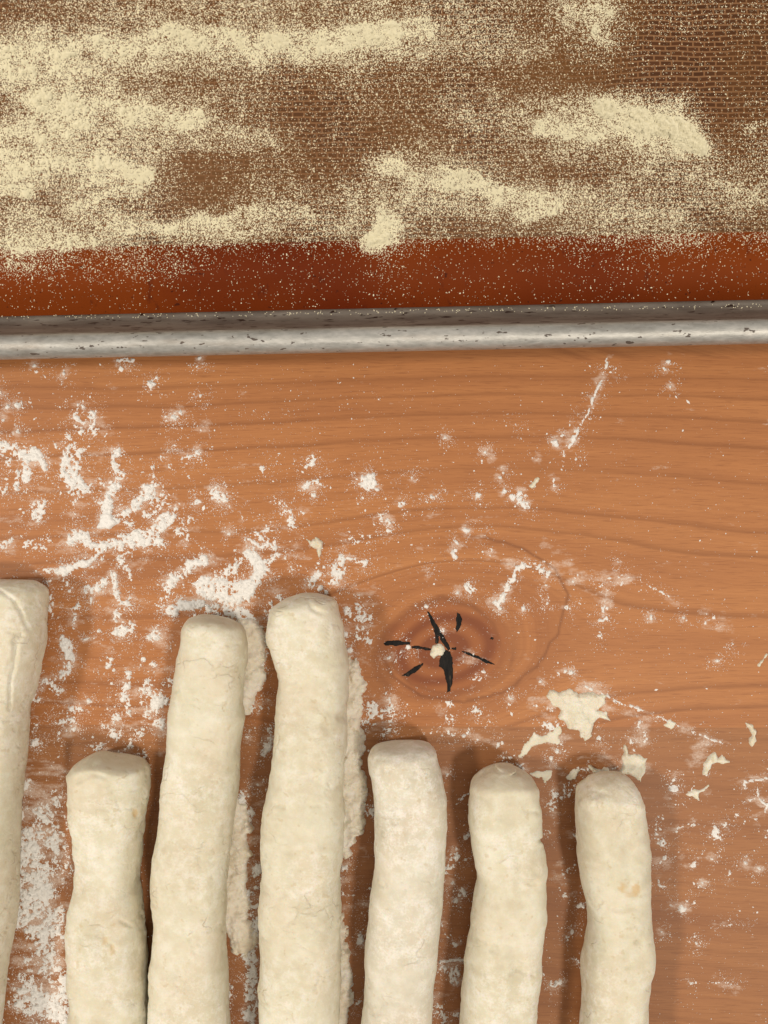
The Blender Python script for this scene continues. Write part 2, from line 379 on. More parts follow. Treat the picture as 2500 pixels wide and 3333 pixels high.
for pts, w, d in [
 (((20, 640), (40, 690)), 21, .9), (((20, 770),), 18, .8), (((0, 660), (10, 760)), 22, .55), (((280, 660), (290, 770)), 24, .6), (((285, 772),), 14, .9), (((390, 680), (400, 720)), 27, .58), (((370, 760), (350, 790)), 14, .6), (((755, 523),), 9, 1.0), (((783, 515),), 9, 1.1), (((808, 522),), 11, 1.1), (((675, 553),), 8, 1.0), (((545, 628),), 10, .9), (((870, 580), (930, 600), (1000, 640), (1060, 660), (1150, 690)), 6, .68), (((1150, 690), (1300, 760), (1480, 830)), 5, .6), (((1095, 690), (1120, 740), (1130, 830)), 16, .55), (((1070, 815),), 12, .8), (((690, 740), (760, 760)), 20, .55), (((620, 650), (720, 680)), 12, .5), (((745, 855),), 11, 1.0), (((725, 885),), 10, 1.0), (((930, 800),), 11, .9), (((480, 830), (510, 825)), 11, .8), (((520, 880),), 16, .7), (((460, 720),), 18, .4), (((190, 740),), 10, .5), (((1440, 465),), 8, 1.0), (((1505, 390),), 6, 1.0), (((930, 350), (935, 375)), 14, .5), (((590, 920), (600, 960)), 18, .6), (((730, 1040), (820, 1010)), 26, .6), (((790, 1000),), 20, .7), (((380, 450),), 24, .6), (((430, 530), (400, 550)), 26, .5), (((250, 330),), 14, .6), (((100, 405),), 13, .9), (((20, 450),), 11, .8), (((400, 170), (360, 130)), 12, .6), (((330, 1060), (600, 940)), 12, .4)]:
    st(c6, pts, w, d)
for pts, w, d in [
 (((120, 60), (95, 90)), 18, .8), (((240, 130), (200, 200)), 60, .58), (((270, 250), (180, 260)), 52, .6), (((120, 300), (90, 420), (100, 500)), 48, .86), (((200, 280), (240, 330)), 46, .75), (((270, 420), (250, 500)), 60, .5), (((180, 540), (130, 600), (90, 630)), 68, 1.05), (((110, 330), (150, 480)), 60, .9), (((150, 700), (200, 820)), 50, .8), (((180, 400), (200, 480)), 50, .6), (((240, 620), (260, 720)), 54, .66), (((200, 700), (180, 820), (230, 900)), 58, .74), (((130, 840), (120, 930)), 40, .7), (((120, 990), (230, 1050)), 82, .88), (((270, 900), (280, 1106)), 46, .7), (((90, 170), (80, 300)), 22, .6),
 (((1110, 440),), 30, .85), (((1095, 520),), 20, .8), (((1060, 540), (1060, 580)), 22, .7), (((1100, 600), (1090, 700), (1080, 800), (1085, 900), (1085, 1100)), 34, .8), (((1000, 940), (985, 1000)), 12, .7), (((1040, 870),), 14, .6), (((1110, 72),), 11, 1.0), (((1065, 160), (1080, 230)), 30, .6), (((1490, 430),), 18, .8), (((1500, 500),), 24, .45), (((1550, 740),), 20, .6), (((1530, 1025),), 16, .6), (((1580, 600),), 16, .6), (((1590, 130),), 24, .5), (((1480, 540),), 20, .5)]:
    st(c7, pts, w, d)
for pts, w, d in [
 (((790, 1000), (740, 1110)), 48, .66), (((845, 1260),), 32, .95), (((800, 1312),), 20, .95), (((770, 1190),), 14, .95), (((860, 1030),), 20, .6), (((780, 1860), (790, 1780)), 40, .78), (((690, 1780),), 44, .6), (((690, 1722), (850, 1708)), 9, .8), (((680, 2050), (740, 2130)), 54, .5), (((830, 1880),), 24, .6), (((800, 2070),), 26, .6), (((1450, 1870), (1500, 1865)), 24, .9), (((1540, 530),), 34, .6), (((1570, 590), (1470, 600)), 24, .65), (((1440, 680),), 44, .45), (((1420, 860),), 22, .6), (((1540, 1110),), 44, .5), (((1580, 1270),), 40, .5), (((1430, 1950),), 30, .4), (((750, 920), (800, 960)), 18, .6), (((720, 1500), (760, 1560)), 40, .42), (((790, 1610),), 18, .7), (((860, 860),), 30, .5), (((1580, 1525),), 12, 1.0), (((720, 460),), 20, .8), (((150, 1540), (160, 1590)), 20, .7), (((170, 1380), (200, 1400)), 20, .6), (((200, 640), (230, 740)), 20, .6), (((130, 2000), (150, 1990)), 14, .6), (((950, 210), (930, 240)), 12, .8), (((1150, 360), (1200, 330)), 30, .45), (((1070, 260),), 22, .7), (((1180, 400),), 26, .55), (((120, 50), (330, 60)), 70, .55), (((260, 120), (350, 160)), 50, .5), (((800, 600), (810, 700)), 22, .3)]:
    st(z2, pts, w, d)
for pts, w, d in [
 (((930, 650), (910, 740)), 34, .5), (((940, 820),), 46, .68), (((960, 920),), 22, .9), (((880, 930),), 22, .75), (((1300, 750),), 48, .78), (((1365, 690),), 22, .8), (((1440, 650),), 32, .58), (((1160, 690), (1040, 720)), 13, .65), (((1010, 440), (1030, 455)), 26, .8), (((1022, 397),), 12, .95), (((1165, 960),), 38, .55), (((1280, 925),), 13, 1.0), (((1075, 1262),), 32, .8), (((1510, 950),), 13, 1.05), (((1600, 995),), 11, 1.05), (((1172, 1497),), 10, 1.1), (((1215, 1085),), 9, 1.1), (((920, 1060), (920, 1105), (965, 1112)), 8, .7), (((1075, 900),), 10, 1.0), (((938, 1420),), 9, 1.0), (((340, 1415),), 12, 1.0), (((300, 1450),), 9, .9), (((310, 1170),), 38, .5), (((400, 1240),), 32, .55), (((370, 1620),), 24, .6), (((190, 600),), 34, .4), (((340, 700), (350, 780)), 26, .5), (((320, 1000),), 40, .45), (((120, 2120),), 30, .5), (((1500, 402), (1560, 395), (1650, 385)), 9, .85), (((1500, 410), (1510, 460)), 11, .7), (((1540, 530), (1600, 520), (1640, 560)), 9, .85), (((1600, 520), (1590, 460)), 8, .8), (((1655, 560), (1640, 610)), 10, .85), (((1130, 540), (1160, 380), (1250, 360)), 8, .45), (((1000, 520),), 16, .6), (((1580, 655),), 12, .9), (((1410, 1000), (1390, 1040)), 12, .6), (((1640, 320),), 18, .6), (((1650, 740),), 14, .7), (((380, 310), (440, 320)), 12, .6), (((600, 320), (620, 310)), 9, .8), (((1110, 1205),), 12, .8), (((1000, 1240),), 14, .6)]:
    st(z1, pts, w, d)

for pts, w, d in [
 (((600, 970), (640, 1050), (680, 1200), (620, 1300)), 48, .88), (((620, 1310), (520, 1360), (440, 1400)), 32, .82), (((430, 1370), (380, 1390)), 28, .82), (((500, 1430), (560, 1480)), 46, .6), (((340, 1540),), 44, .55), (((690, 700), (740, 650)), 27, .8), (((700, 780), (705, 860)), 18, .85), (((440, 480), (440, 700)), 48, .56), (((500, 650),), 60, .5), (((1060, 1180), (1010, 1240)), 30, .7), (((1090, 1270), (1130, 1260)), 14, .8),
 (((1230, 1310), (1210, 1440), (1190, 1550)), 42, .82), (((1240, 1600), (1245, 1720)), 13, .7), (((1110, 1740),), 58, .9), (((1020, 1830), (1130, 1900)), 54, .65), (((1440, 1380),), 64, .62), (((660, 1620), (760, 1660)), 44, .7), (((850, 1560),), 34, .6), (((500, 1750), (680, 1780)), 50, .55), (((640, 1870), (710, 1840)), 20, .85), (((300, 1980), (360, 1950)), 34, .85), (((560, 1980),), 66, .48), (((300, 1850),), 55, .5), (((1350, 1910),), 66, .64), (((1150, 2080), (1200, 2120)), 54, .72), (((980, 2020),), 74, .5), (((1320, 2050),), 66, .64), (((950, 895),), 24, .85), (((876, 580), (872, 630)), 9, 1.0), (((810, 980), (850, 960)), 10, .95), (((300, 1670),), 16, .9), (((600, 1465),), 18, .95), (((1020, 1585),), 22, .85), (((420, 1260),), 14, .95), (((670, 515),), 18, .95), (((980, 205),), 16, .9), (((640, 420), (650, 460)), 14, .7)]:
    FS.append((z5(*pts), w * .339, d))
for pts, w, d in [
 (((200, 540),), 46, .98), (((225, 935),), 72, .92), (((230, 1085),), 52, .75), (((100, 1160), (80, 1230)), 62, .62), (((185, 705),), 32, .75), (((130, 670),), 24, .7), (((20, 900), (40, 1010)), 22, .75), (((150, 880), (170, 1000)), 64, .55), (((300, 830),), 40, .5), (((20, 1280), (120, 1300)), 40, .5),
 (((880, 560), (910, 600), (880, 700)), 22, .75), (((950, 320), (900, 400)), 27, .66), (((990, 290),), 27, .78), (((920, 470), (900, 560)), 22, .66), (((850, 940), (850, 1010)), 32, .55), (((930, 940),), 24, .55), (((890, 1260), (930, 1220)), 30, .75), (((930, 1120), (940, 1180)), 27, .62), (((790, 1170),), 16, .7), (((855, 1470),), 13, 1.05), (((760, 1550), (800, 1640)), 42, .68), (((850, 1690),), 36, .62), (((1445, 620),), 24, .9), (((1500, 380), (1510, 470)), 44, .6), (((1490, 280),), 30, .6), (((1580, 980), (1640, 1000)), 54, .62), (((1550, 1090),), 54, .55), (((1560, 1560), (1580, 1640)), 42, .55), (((1540, 500), (1560, 560)), 34, .56)]:
    FS.append((z3(*pts), w * .5124, d))
for pts, w, d in [(((1130, 1760), (1450, 1766)), 8, .62), (((1310, 1392), (1400, 1370), (1520, 1362)), 7, .55)]:
    FS.append((z1(*pts), w * .4822, d))
def plank(pts_top, pts_bot, x0, x1, phase_fn, mat, knot=None, step=9.0, gap=0.0):
    """a plank between two joint lines (photo px), 24 mm thick, edges eased by a fraction of a millimetre"""
    nx = int((x1 - x0) / step); ny = int((np.interp(0, *pts_bot) - np.interp(0, *pts_top)) / step)
    u = np.linspace(x0, x1, nx); v = np.linspace(0, 1, ny)
    yt = np.interp(u, *pts_top) + gap * .5; yb = np.interp(u, *pts_bot) - gap * .5
    PX = np.repeat(u[None], ny, 0); PY = yt[None] + (yb - yt)[None] * v[:, None]
    X, Y = at(PX, PY); Z = np.zeros_like(X) + (fbm(PX, PY, 300, 2, 9) - .5) * 0.00012
    e = np.minimum(PY - yt[None], yb[None] - PY)
    Z -= 0.000012 * np.clip(1 - e / 6, 0, 1) ** 2 + 0.00005
    V = np.stack([X.ravel(), Y.ravel(), Z.ravel()], 1)
    a = (np.arange(ny - 1)[:, None] * nx + np.arange(nx - 1)[None]).ravel()
    F = np.stack([a, a + nx, a + nx + 1, a + 1], 1)
    # sides
    rim = np.concatenate([np.arange(nx), np.arange(1, ny) * nx + nx - 1, (ny - 1) * nx + np.arange(nx - 2, -1, -1), np.arange(ny - 2, 0, -1) * nx])
    hi = V[rim].copy(); low = hi.copy(); low[:, 2] = -0.024        # own vertices, so that the top edge stays crisp
    n0 = len(V); V = np.concatenate([V, hi, low]); k = len(rim)
    hi_i = n0 + np.arange(k); h2 = np.roll(hi_i, -1); li = n0 + k + np.arange(k); l2 = np.roll(li, -1)
    F = np.concatenate([F, np.stack([hi_i, h2, l2, li], 1)])
    me = mesh_np('plank', V, F)
    pxl = np.concatenate([PX.ravel(), PX.ravel()[rim], PX.ravel()[rim]]); pyl = np.concatenate([PY.ravel(), PY.ravel()[rim], PY.ravel()[rim]])
    attr(me, 'grain', phase_fn(pxl, pyl))
    attr(me, 'knot', knot(pxl, pyl) if knot else np.zeros(len(pxl)))
    attr(me, 'dust', film_field(pxl, pyl))
    attr(me, 'ring', ring_lines(pxl, pyl) if knot else np.zeros(len(pxl)))
    return link('plank', me, mat, board)

j1 = ([-600, 0, 2500, 3100], [1206, 1199, 1165, 1158]); j2 = ([-600, 0, 2500, 3100], [2356, 2358, 2369, 2371])
def kmask(px, py):
    _, r = phase_knot(px, py)
    x = (px - 1449) / 205; y = (py - 2118) / 158
    e = np.sqrt(x * x + y * y) + (fbm(px, py, 90, 3, 31) - .5) * .25
    return np.clip(0.74 * (1 - sstep(0.72, 1.15, e)) + 0.34 * (1 - sstep(0.80, 1.3, r)), 0, 1)
line_y = [1239, 1303, 1375, 1462, 1578, 1733, 1815, 2010, 2232, 2300]
lines = [float(phase_knot(np.array([2500.0]), np.array([float(y)]))[0][0]) for y in line_y]
m_mid = wood_mat('wood_mid', lines, 2.0, -700, 1100, 1.17, 1.0, 1.0)
p_mid = plank(j1, j2, -450, 2950, lambda x, y: phase_knot(x, y)[0], m_mid, kmask, step=5.0)
def ph_top(px, py):
    return (1180 - py) + 0.28 * np.clip(px - 1700, 0, 2000) * sstep(1600, 2000, px) + (fbm(px * .3, py, 140, 3, 8) - .5) * 30
plank(([-600, 3100], [-900, -900]), j1, -450, 2950, ph_top, wood_mat('wood_top', [-40, 60, 120, 190, 300, 420, 600], 7.0, -400, 2200, 1.16))
def ph_bot(px, py):
    return (2365 - py) + 0.10 * np.clip(px - 1300, 0, 2000) * sstep(2380, 2900, py) + (fbm(px * .25, py, 150, 3, 18) - .5) * 34
plank(j2, ([-600, 3100], [3560, 3560]), -450, 2950, ph_bot, wood_mat('wood_bottom', [-52, -170, -260, -420, -640, -690, -860, -1000], 13.0, -1300, 400, 0.94, .5, 1.14))

# ------------------------------------------------------------------ traced patches (scraps, crusts, cracks)
def patch(name, poly, hmax, mat, parent=None, roll=14, rag=7, rough=.5, step=2.6, seed=3, z0=0.0, rs=26, grow=0):
    P = np.array(poly, float)
    x0, y0 = P.min(0) - 14; x1, y1 = P.max(0) + 14
    gx = np.arange(x0, x1, step); gy = np.arange(y0, y1, step)
    PX, PY = np.meshgrid(gx, gy)
    d = sdf(PX, PY, [tuple(p) for p in P]) + (fbm(PX, PY, rs, 3, seed) - .5) * 2 * rag + grow
    h = np.sqrt(np.clip(d / roll, 0, 1)) * hmax
    h = h * (1 - rough + rough * 2 * fbm(PX, PY, 34, 4, seed + 20))
    h = h + (fbm(PX, PY, 9, 2, seed + 40) - .5) * hmax * .18 * (d > 0)
    Z = np.where(d > 0, z0 + np.maximum(h, 1e-5), z0 - 0.0002)
    X, Y = at(PX, PY)
    me, used = height_mesh(name, X, Y, Z, d > 0)
    attr(me, 'stain', np.zeros(len(used)))
    return link(name, me, mat, parent)

def crack_mat():
    M = NT('crack_filler'); co = M.obj()
    n = M.noise(900, 3, .6, M.mapv(co, (1, .3, 1)))
    M.set(Base_Color=M.ramp(n, [(.35, (0.004, 0.004, 0.004)), (.62, (0.014, 0.012, 0.011)), (.72, (0.06, 0.045, 0.03))]), Roughness=.7, Normal=M.bump(n, .0002, .6))
    M.b.inputs['Specular IOR Level'].default_value = .2
    return M.m
MC = crack_mat()
zk = crop(1150, 1850, .4822)
CR = [[(490, 275), (520, 300), (560, 370), (600, 440), (640, 500), (660, 545), (640, 560), (610, 520), (580, 460), (572, 510), (556, 505), (552, 440), (525, 370), (505, 320)],
      [(610, 540), (655, 560), (668, 600), (672, 780), (655, 830), (632, 838), (632, 780), (612, 700), (598, 668), (578, 664), (582, 610)],
      [(696, 290), (722, 310), (735, 345), (722, 400), (697, 445), (690, 400), (696, 350)],
      [(200, 508), (230, 490), (300, 486), (382, 500), (380, 512), (300, 522), (220, 520)],
      [(390, 526), (440, 522), (525, 545), (525, 552), (440, 545), (395, 540)],
      [(328, 724), (380, 690), (440, 650), (478, 632), (470, 655), (420, 700), (370, 728)],
      [(718, 556), (790, 570), (870, 600), (930, 630), (962, 652), (930, 650), (860, 622), (780, 585)],
      [(918, 480), (930, 460), (948, 468), (942, 480)],
      [(660, 535), (695, 535), (692, 550), (662, 548)]]
for k, p in enumerate(CR):
    o = patch('crack', zk(*p), 0.00016, MC, p_mid, roll=4, rag=3.0, rough=.5, step=1.6, seed=50 + k, rs=14)

# ------------------------------------------------------------------ dough ropes
def rope(name, label, top, left, right, H, seed, mat, creases=(), stains=(), lump=1.0, end_r=90, ridges=(), tail=190):
    root = empty(name)
    tag(root, label, 'dough rope', 'dough ropes laid side by side on the board')
    L = np.array(sorted([top] + left, key=lambda p: p[1]), float); R = np.array(sorted([top] + right, key=lambda p: p[1]), float)
    yb = 3333.0 + tail
    L = np.vstack([L, [L[-1, 0] + (L[-1, 0] - L[-4, 0]) * .5, yb]]); R = np.vstack([R, [R[-1, 0] + (R[-1, 0] - R[-4, 0]) * .5, yb]])
    y0 = top[1]
    s = np.concatenate([y0 + 46 * np.linspace(0, 1, 22) ** 2, np.arange(y0 + 51, yb - 45, 5.0), yb - 40 * (np.linspace(1, 0, 14)) ** 2])
    yd = np.arange(y0, yb, 2.0)
    def smooth(a, yy):
        f = np.interp(yd, a[:, 1], a[:, 0]); k = 9
        ker = np.hanning(2 * k + 3)[1:-1]; ker /= ker.sum()
        g = np.convolve(np.pad(f, k, mode='edge'), ker, 'valid')
        w = sstep(10, 60, yd - y0); f = f * (1 - w) + g * w
        return np.interp(yy, yd, f)
    xl = smooth(L, s); xr = smooth(R, s)
    # far end closed below the frame
    e = np.clip((yb - s) / 60, 0, 1); cl = np.sqrt(np.clip(1 - (1 - e) ** 2, 0, 1))
    cx = (xl + xr) / 2; hw = (xr - xl) / 2 * np.maximum(cl, .02)
    dt = np.clip((s - y0) / end_r, 0, 1)
    prof = np.sqrt(np.clip(1 - (1 - dt) ** 2.2, 0, 1)) * np.maximum(cl, .02)
    # rope is a little higher where it is wider
    wm = np.median(hw)
    hz = H * .5 * prof * (0.85 + .15 * np.clip(hw / wm, .3, 1.3))
    nth = 110
    th = np.linspace(0, 2 * np.pi, nth, endpoint=False)
    ct, st = np.cos(th), np.sin(th)
    ex = 2 / 2.7
    ux = np.sign(ct) * np.abs(ct) ** ex; uz = np.sign(st) * np.abs(st) ** ex
    zm = H * .46
    Zr = zm + hz[:, None] * uz[None]
    PX = cx[:, None] + hw[:, None] * ux[None]
    PY = np.repeat(s[:, None], nth, 1)
    kz = (D - np.clip(Zr, 0, zm)) / D            # the silhouette is traced at mid height
    kz = (D - zm) / D
    X = (PX - 1250) * 1e-4 * kz; Y = (1666.5 - PY) * 1e-4 * kz
    # surface relief, along the section normal
    nx = ux / np.maximum(hw[:, None], 1) ; nz = uz[None] / np.maximum(hz[:, None] * 1e4, 1)
    ln = np.hypot(nx, nz) + 1e-9; nx = nx / ln; nz = nz / ln
    arc = np.repeat((th * wm)[None], len(s), 0)
    ax = PX + Zr * 1e4 * .8 * np.sign(ux)[None]
    rel = (fbm(ax, PY * .55, 150, 2, seed) - .5) * 0.0017 * lump
    rel += (fbm(ax, PY, 55, 3, seed + 3) - .5) * 0.0011 * lump
    rel += (fbm(ax, PY, 17, 3, seed + 7) - .5) * 0.00030
    n = fbm(ax * .9, PY * 1.2, 48, 3, seed + 9)          # wrinkles
    rel -= 0.00045 * np.exp(-((n - .5) / .016) ** 2) * sstep(.50, .64, fbm(ax, PY, 120, 2, seed + 12))
    fade = np.clip(prof, 0, 1)[:, None]
    topm = sstep(-.1, .35, uz)[None] * np.ones_like(PX)
    # creases and ridges are given in photo px, matched at the height of the top surface
    PXt = 1250 + X * 1e4 * D / (D - Zr); PYt = 1666.5 - Y * 1e4 * D / (D - Zr)
    wq = (fbm(PXt, PYt, 22, 2, seed + 15) - .5) * 10
    cv = sstep(.30, .62, fbm(PXt, PYt, 60, 2, seed + 21)) * 1.3
    for pts, w, dep in creases:
        dd = seg_dist(PXt + wq, PYt + wq * .7, pts)
        rel -= dep * cv * np.exp(-(dd / w) ** 2) * topm
        rel += dep * cv * .12 * np.exp(-((dd - 2.2 * w) / (1.6 * w)) ** 2) * topm
    for pts, w, hgt in ridges:
        dd = seg_dist(PXt + wq, PYt + wq, pts)
        rel += hgt * .6 * np.exp(-(dd / w) ** 2) * topm
    rel *= fade
    X = X + nx * rel; Zr = Zr + nz * rel
    Zr = np.maximum(Zr, 0.0 + 0.00002)
    nr = len(s)
    V = np.stack([X.ravel(), Y.ravel(), Zr.ravel()], 1)
    i = np.arange(nr - 1)[:, None]; j = np.arange(nth)[None]; j2 = (j + 1) % nth
    F = np.stack([i * nth + j, (i * nth + j2), ((i + 1) * nth + j2), ((i + 1) * nth + j)], -1).reshape(-1, 4)
    F = F[:, ::-1]
    # caps
    c0 = len(V); V = np.vstack([V, V[:nth].mean(0), V[-nth:].mean(0)])
    jj = np.arange(nth); j3 = (jj + 1) % nth
    Fc = np.concatenate([np.stack([jj, j3, np.full(nth, c0), np.full(nth, c0)], 1)[:, :3],
                         np.stack([(nr - 1) * nth + j3, (nr - 1) * nth + jj, np.full(nth, c0 + 1)], 1)])
    T = np.concatenate([F[:, [0, 1, 2]], F[:, [0, 2, 3]], Fc])
    me = mesh_np('dough_body', V, T)
    import bmesh
    bm = bmesh.new(); bm.from_mesh(me); bmesh.ops.recalc_face_normals(bm, faces=bm.faces); bm.to_mesh(me); bm.free()
    me.polygons.foreach_set('use_smooth', np.ones(len(me.polygons), bool))
    stn = np.zeros(PX.shape)
    for (sx, sy), rx, ry, a in stains:
        q = ((PXt - sx) / rx) ** 2 + ((PYt - sy) / ry) ** 2 + (fbm(PXt, PYt, 18, 3, seed + 40) - .5) * 1.6
        stn = np.maximum(stn, a * (1 - sstep(.5, 1.3, q)) * topm)
    attr(me, 'stain', np.concatenate([stn.ravel(), [0, 0]]))
    link('dough_body', me, mat, root)
    return root

r1_right = [(105, 1889), (112, 1892), (142, 1920), (145, 1930), (141, 1987), (139, 2089), (125, 2157), (108, 2242), (84, 2309), (81, 2370), (78, 2428), (73, 2496), (64, 2545), (57, 2650), (53, 2764), (45, 2952), (34, 3027), (11, 3140), (4, 3223), (-6, 3333)]
r1_left = [(-95, 1889), (-118, 1900), (-132, 1930), (-128, 1987), (-128, 2089), (-130, 2157), (-142, 2242), (-158, 2309), (-165, 2428), (-168, 2545), (-180, 2764), (-195, 2952), (-226, 3140), (-240, 3223), (-250, 3333)]
rope('dough_rope', 'smooth dough rope with a long seam, cut off by the left edge of the photo', (0, 1886), r1_left, r1_right, .0225, 101, MAT_DOUGH,
     creases=[(z5((0, 500), (130, 600), (200, 720), (270, 880)), 6, .0006), (z5((70, 910), (110, 915)), 5, .0004), (z5((170, 930), (130, 1020), (120, 1150), (60, 1300)), 5, .0005),
              (z5((210, 930), (150, 1050), (140, 1200), (100, 1350), (90, 1500), (90, 1650)), 5, .0007), (z5((60, 480), (200, 505), (330, 490)), 6, .0003)],
     ridges=[(z5((0, 460), (200, 480), (320, 470)), 10, .0003)], lump=.6, end_r=60)

r2_left = [(301, 2456), (256, 2482), (230, 2512), (232, 2545), (230, 2651), (243, 2726), (249, 2801), (249, 2877), (237, 2952), (232, 3027), (228, 3140), (232, 3253), (235, 3333)]
r2_right = [(345, 2456), (369, 2470), (422, 2478), (467, 2490), (480, 2516), (480, 2545), (478, 2613), (467, 2688), (462, 2764), (457, 2816), (450, 2877), (457, 2952), (466, 3027), (471, 3103), (475, 3178), (476, 3253), (482, 3333)]
rope('dough_rope', 'shortest lumpy dough rope beside the large flour spill, second from the left', (325, 2452), r2_left, r2_right, .0215, 202, MAT_DOUGH,
     creases=[(c7((340, 60), (400, 20), (460, 40)), 9, .0006), (c7((445, 720), (455, 760)), 6, .0006), (c7((480, 770), (490, 790)), 7, .0007), (c7((580, 180), (590, 210)), 7, .0006), (c7((520, 660), (560, 680)), 6, .0004), (c7((330, 500), (350, 530)), 8, .0006)],
     stains=[(c7((585, 195))[0], 8, 16, .5), (c7((485, 785))[0], 10, 18, .35), (c7((455, 750))[0], 7, 14, .35)], lump=1.15, end_r=46, ridges=[(c7((330, 30), (370, 0), (420, 10)), 14, .0011), (c7((470, 60), (600, 10)), 16, .0008)])

r3_left = [(646, 2003), (615, 2013), (605, 2025), (597, 2046), (595, 2092), (582, 2169), (569, 2246), (556, 2312), (549, 2379), (549, 2430), (541, 2492), (531, 2543), (526, 2620), (520, 2665), (514, 2726), (503, 2801), (497, 2877), (497, 2945), (504, 2990), (501, 3065), (494, 3140), (494, 3216), (490, 3333)]
r3_right = [(687, 2005), (728, 2013), (759, 2023), (784, 2041), (797, 2066), (801, 2107), (799, 2169), (792, 2220), (787, 2287), (796, 2338), (789, 2379), (778, 2430), (778, 2517), (771, 2584), (763, 2650), (756, 2726), (746, 2801), (738, 2877), (735, 2952), (731, 3020), (732, 3103), (738, 3178), (742, 3253), (747, 3333)]
R3 = rope('dough_rope', 'long smooth leaning dough rope just below the thickest heap of flour', (665, 2001), r3_left, r3_right, .0225, 303, MAT_DOUGH,
     creases=[(z3((530, 585), (545, 562), (580, 555)), 5, .0005), (z3((390, 910), (420, 940)), 4, .0004), (z3((330, 1280), (440, 1130)), 5, .0003), (z3((640, 1000), (690, 990)), 4, .0004), (z3((560, 1125), (590, 1110), (625, 1125)), 6, .0005), (c7((820, 290), (832, 320)), 5, .0005), (c7((850, 1050), (880, 1060)), 5, .0004)], lump=.75, end_r=44, ridges=[(z3((410, 450), (560, 435), (740, 480)), 13, .0006)])

r4_left = [(979, 1931), (923, 1949), (887, 1974), (871, 2020), (864, 2060), (867, 2082), (884, 2128), (897, 2179), (903, 2236), (894, 2292), (892, 2343), (894, 2389), (889, 2466), (884, 2528), (868, 2584), (860, 2645), (857, 2688), (857, 2764), (863, 2816), (855, 2877), (848, 2952), (850, 3027), (854, 3140), (842, 3216), (838, 3291), (838, 3333)]
r4_right = [(1030, 1931), (1066, 1942), (1092, 1951), (1105, 1974), (1115, 2031), (1125, 2107), (1133, 2184), (1133, 2261), (1130, 2364), (1128, 2466), (1120, 2569), (1114, 2671), (1113, 2764), (1106, 2839), (1104, 2952), (1102, 3027), (1104, 3140), (1100, 3253), (1096, 3333)]
R4 = rope('dough_rope', 'thick dough rope left of the knot with a ragged crust along one side', (1005, 1930), r4_left, r4_right, .024, 404, MAT_DOUGH,
     creases=[(z3((1110, 660), (1200, 620), (1300, 580)), 6, .0006), (z3((980, 818), (1040, 835), (1090, 825)), 5, .0005), (z3((1180, 290), (1200, 350), (1250, 375)), 7, .0007), (z3((1000, 1060), (1200, 1055), (1400, 1040)), 22, .0006), (z3((1220, 1180), (1390, 1170)), 4, .0004), (c7((1190, 160), (1220, 170)), 6, .0006), (c7((1380, 880), (1360, 960)), 4, .0004), (c7((1210, 560), (1250, 540)), 7, .0005)], lump=1.05, end_r=66, ridges=[(z3((960, 400), (1100, 330), (1170, 300)), 20, .0007), (z3((1230, 340), (1330, 310)), 18, .0009)])

r5_left = [(1307, 2423), (1278, 2428), (1245, 2430), (1221, 2437), (1204, 2454), (1199, 2469), (1199, 2503), (1210, 2541), (1217, 2589), (1217, 2666), (1216, 2734), (1218, 2792), (1212, 2855), (1204, 2917), (1200, 2975), (1194, 3033), (1184, 3086), (1184, 3149), (1190, 3192), (1182, 3264), (1175, 3333)]
r5_right = [(1375, 2418), (1399, 2428), (1416, 2449), (1422, 2474), (1430, 2507), (1438, 2541), (1450, 2589), (1456, 2647), (1458, 2695), (1451, 2758), (1448, 2806), (1440, 2855), (1437, 2917), (1432, 2975), (1422, 3033), (1418, 3096), (1417, 3149), (1411, 3216), (1406, 3333)]
rope('dough_rope', 'dough rope powdered pale with dry flour, its top end directly below the knot', (1345, 2416), r5_left, r5_right, .0225, 505, MAT_DOUGH_DRY,
     creases=[(z2((300, 420), (330, 440), (350, 415)), 6, .0005), (z2((260, 360), (290, 450)), 6, .0004)], lump=.9, end_r=52, ridges=[(z2((230, 330), (340, 310), (460, 300)), 14, .0009), (z2((520, 290), (640, 330)), 15, .0008)])

r6_left = [(1622, 2499), (1611, 2490), (1604, 2502), (1587, 2512), (1563, 2527), (1544, 2546), (1534, 2570), (1529, 2609), (1528, 2638), (1527, 2686), (1534, 2744), (1546, 2806), (1553, 2855), (1552, 2893), (1541, 2941), (1532, 2990), (1529, 3038), (1522, 3096), (1516, 3168), (1510, 3240), (1500, 3333)]
r6_right = [(1655, 2507), (1672, 2500), (1680, 2498), (1684, 2507), (1698, 2512), (1722, 2529), (1746, 2556), (1753, 2577), (1754, 2600), (1758, 2638), (1762, 2686), (1764, 2716), (1760, 2728), (1772, 2758), (1777, 2821), (1777, 2903), (1780, 2961), (1773, 3023), (1765, 3096), (1762, 3158), (1749, 3216), (1744, 3333)]
rope('dough_rope', 'wavy dough rope pinched at the middle, second from the right', (1622, 2489), r6_left, r6_right, .0225, 606, MAT_DOUGH,
     creases=[(z2((1180, 690), (1260, 705), (1340, 710)), 5, .0006), (z2((1330, 905), (1390, 900)), 7, .0011), (z2((1160, 1160), (1230, 1210), (1340, 1195)), 6, .0006), (z2((1180, 1805), (1220, 1790), (1330, 1820)), 5, .0006), (z2((1220, 1720), (1300, 1750)), 5, .0005), (z2((1030, 1640), (1060, 1610)), 5, .0005), (z2((1020, 1770), (1020, 1880)), 5, .0004), (z2((940, 1110), (1100, 1130)), 18, .0005)], lump=1.05, end_r=78, ridges=[(z2((930, 560), (1100, 570), (1330, 570)), 18, .0009), (z2((1040, 450), (1200, 450)), 10, .0008)])

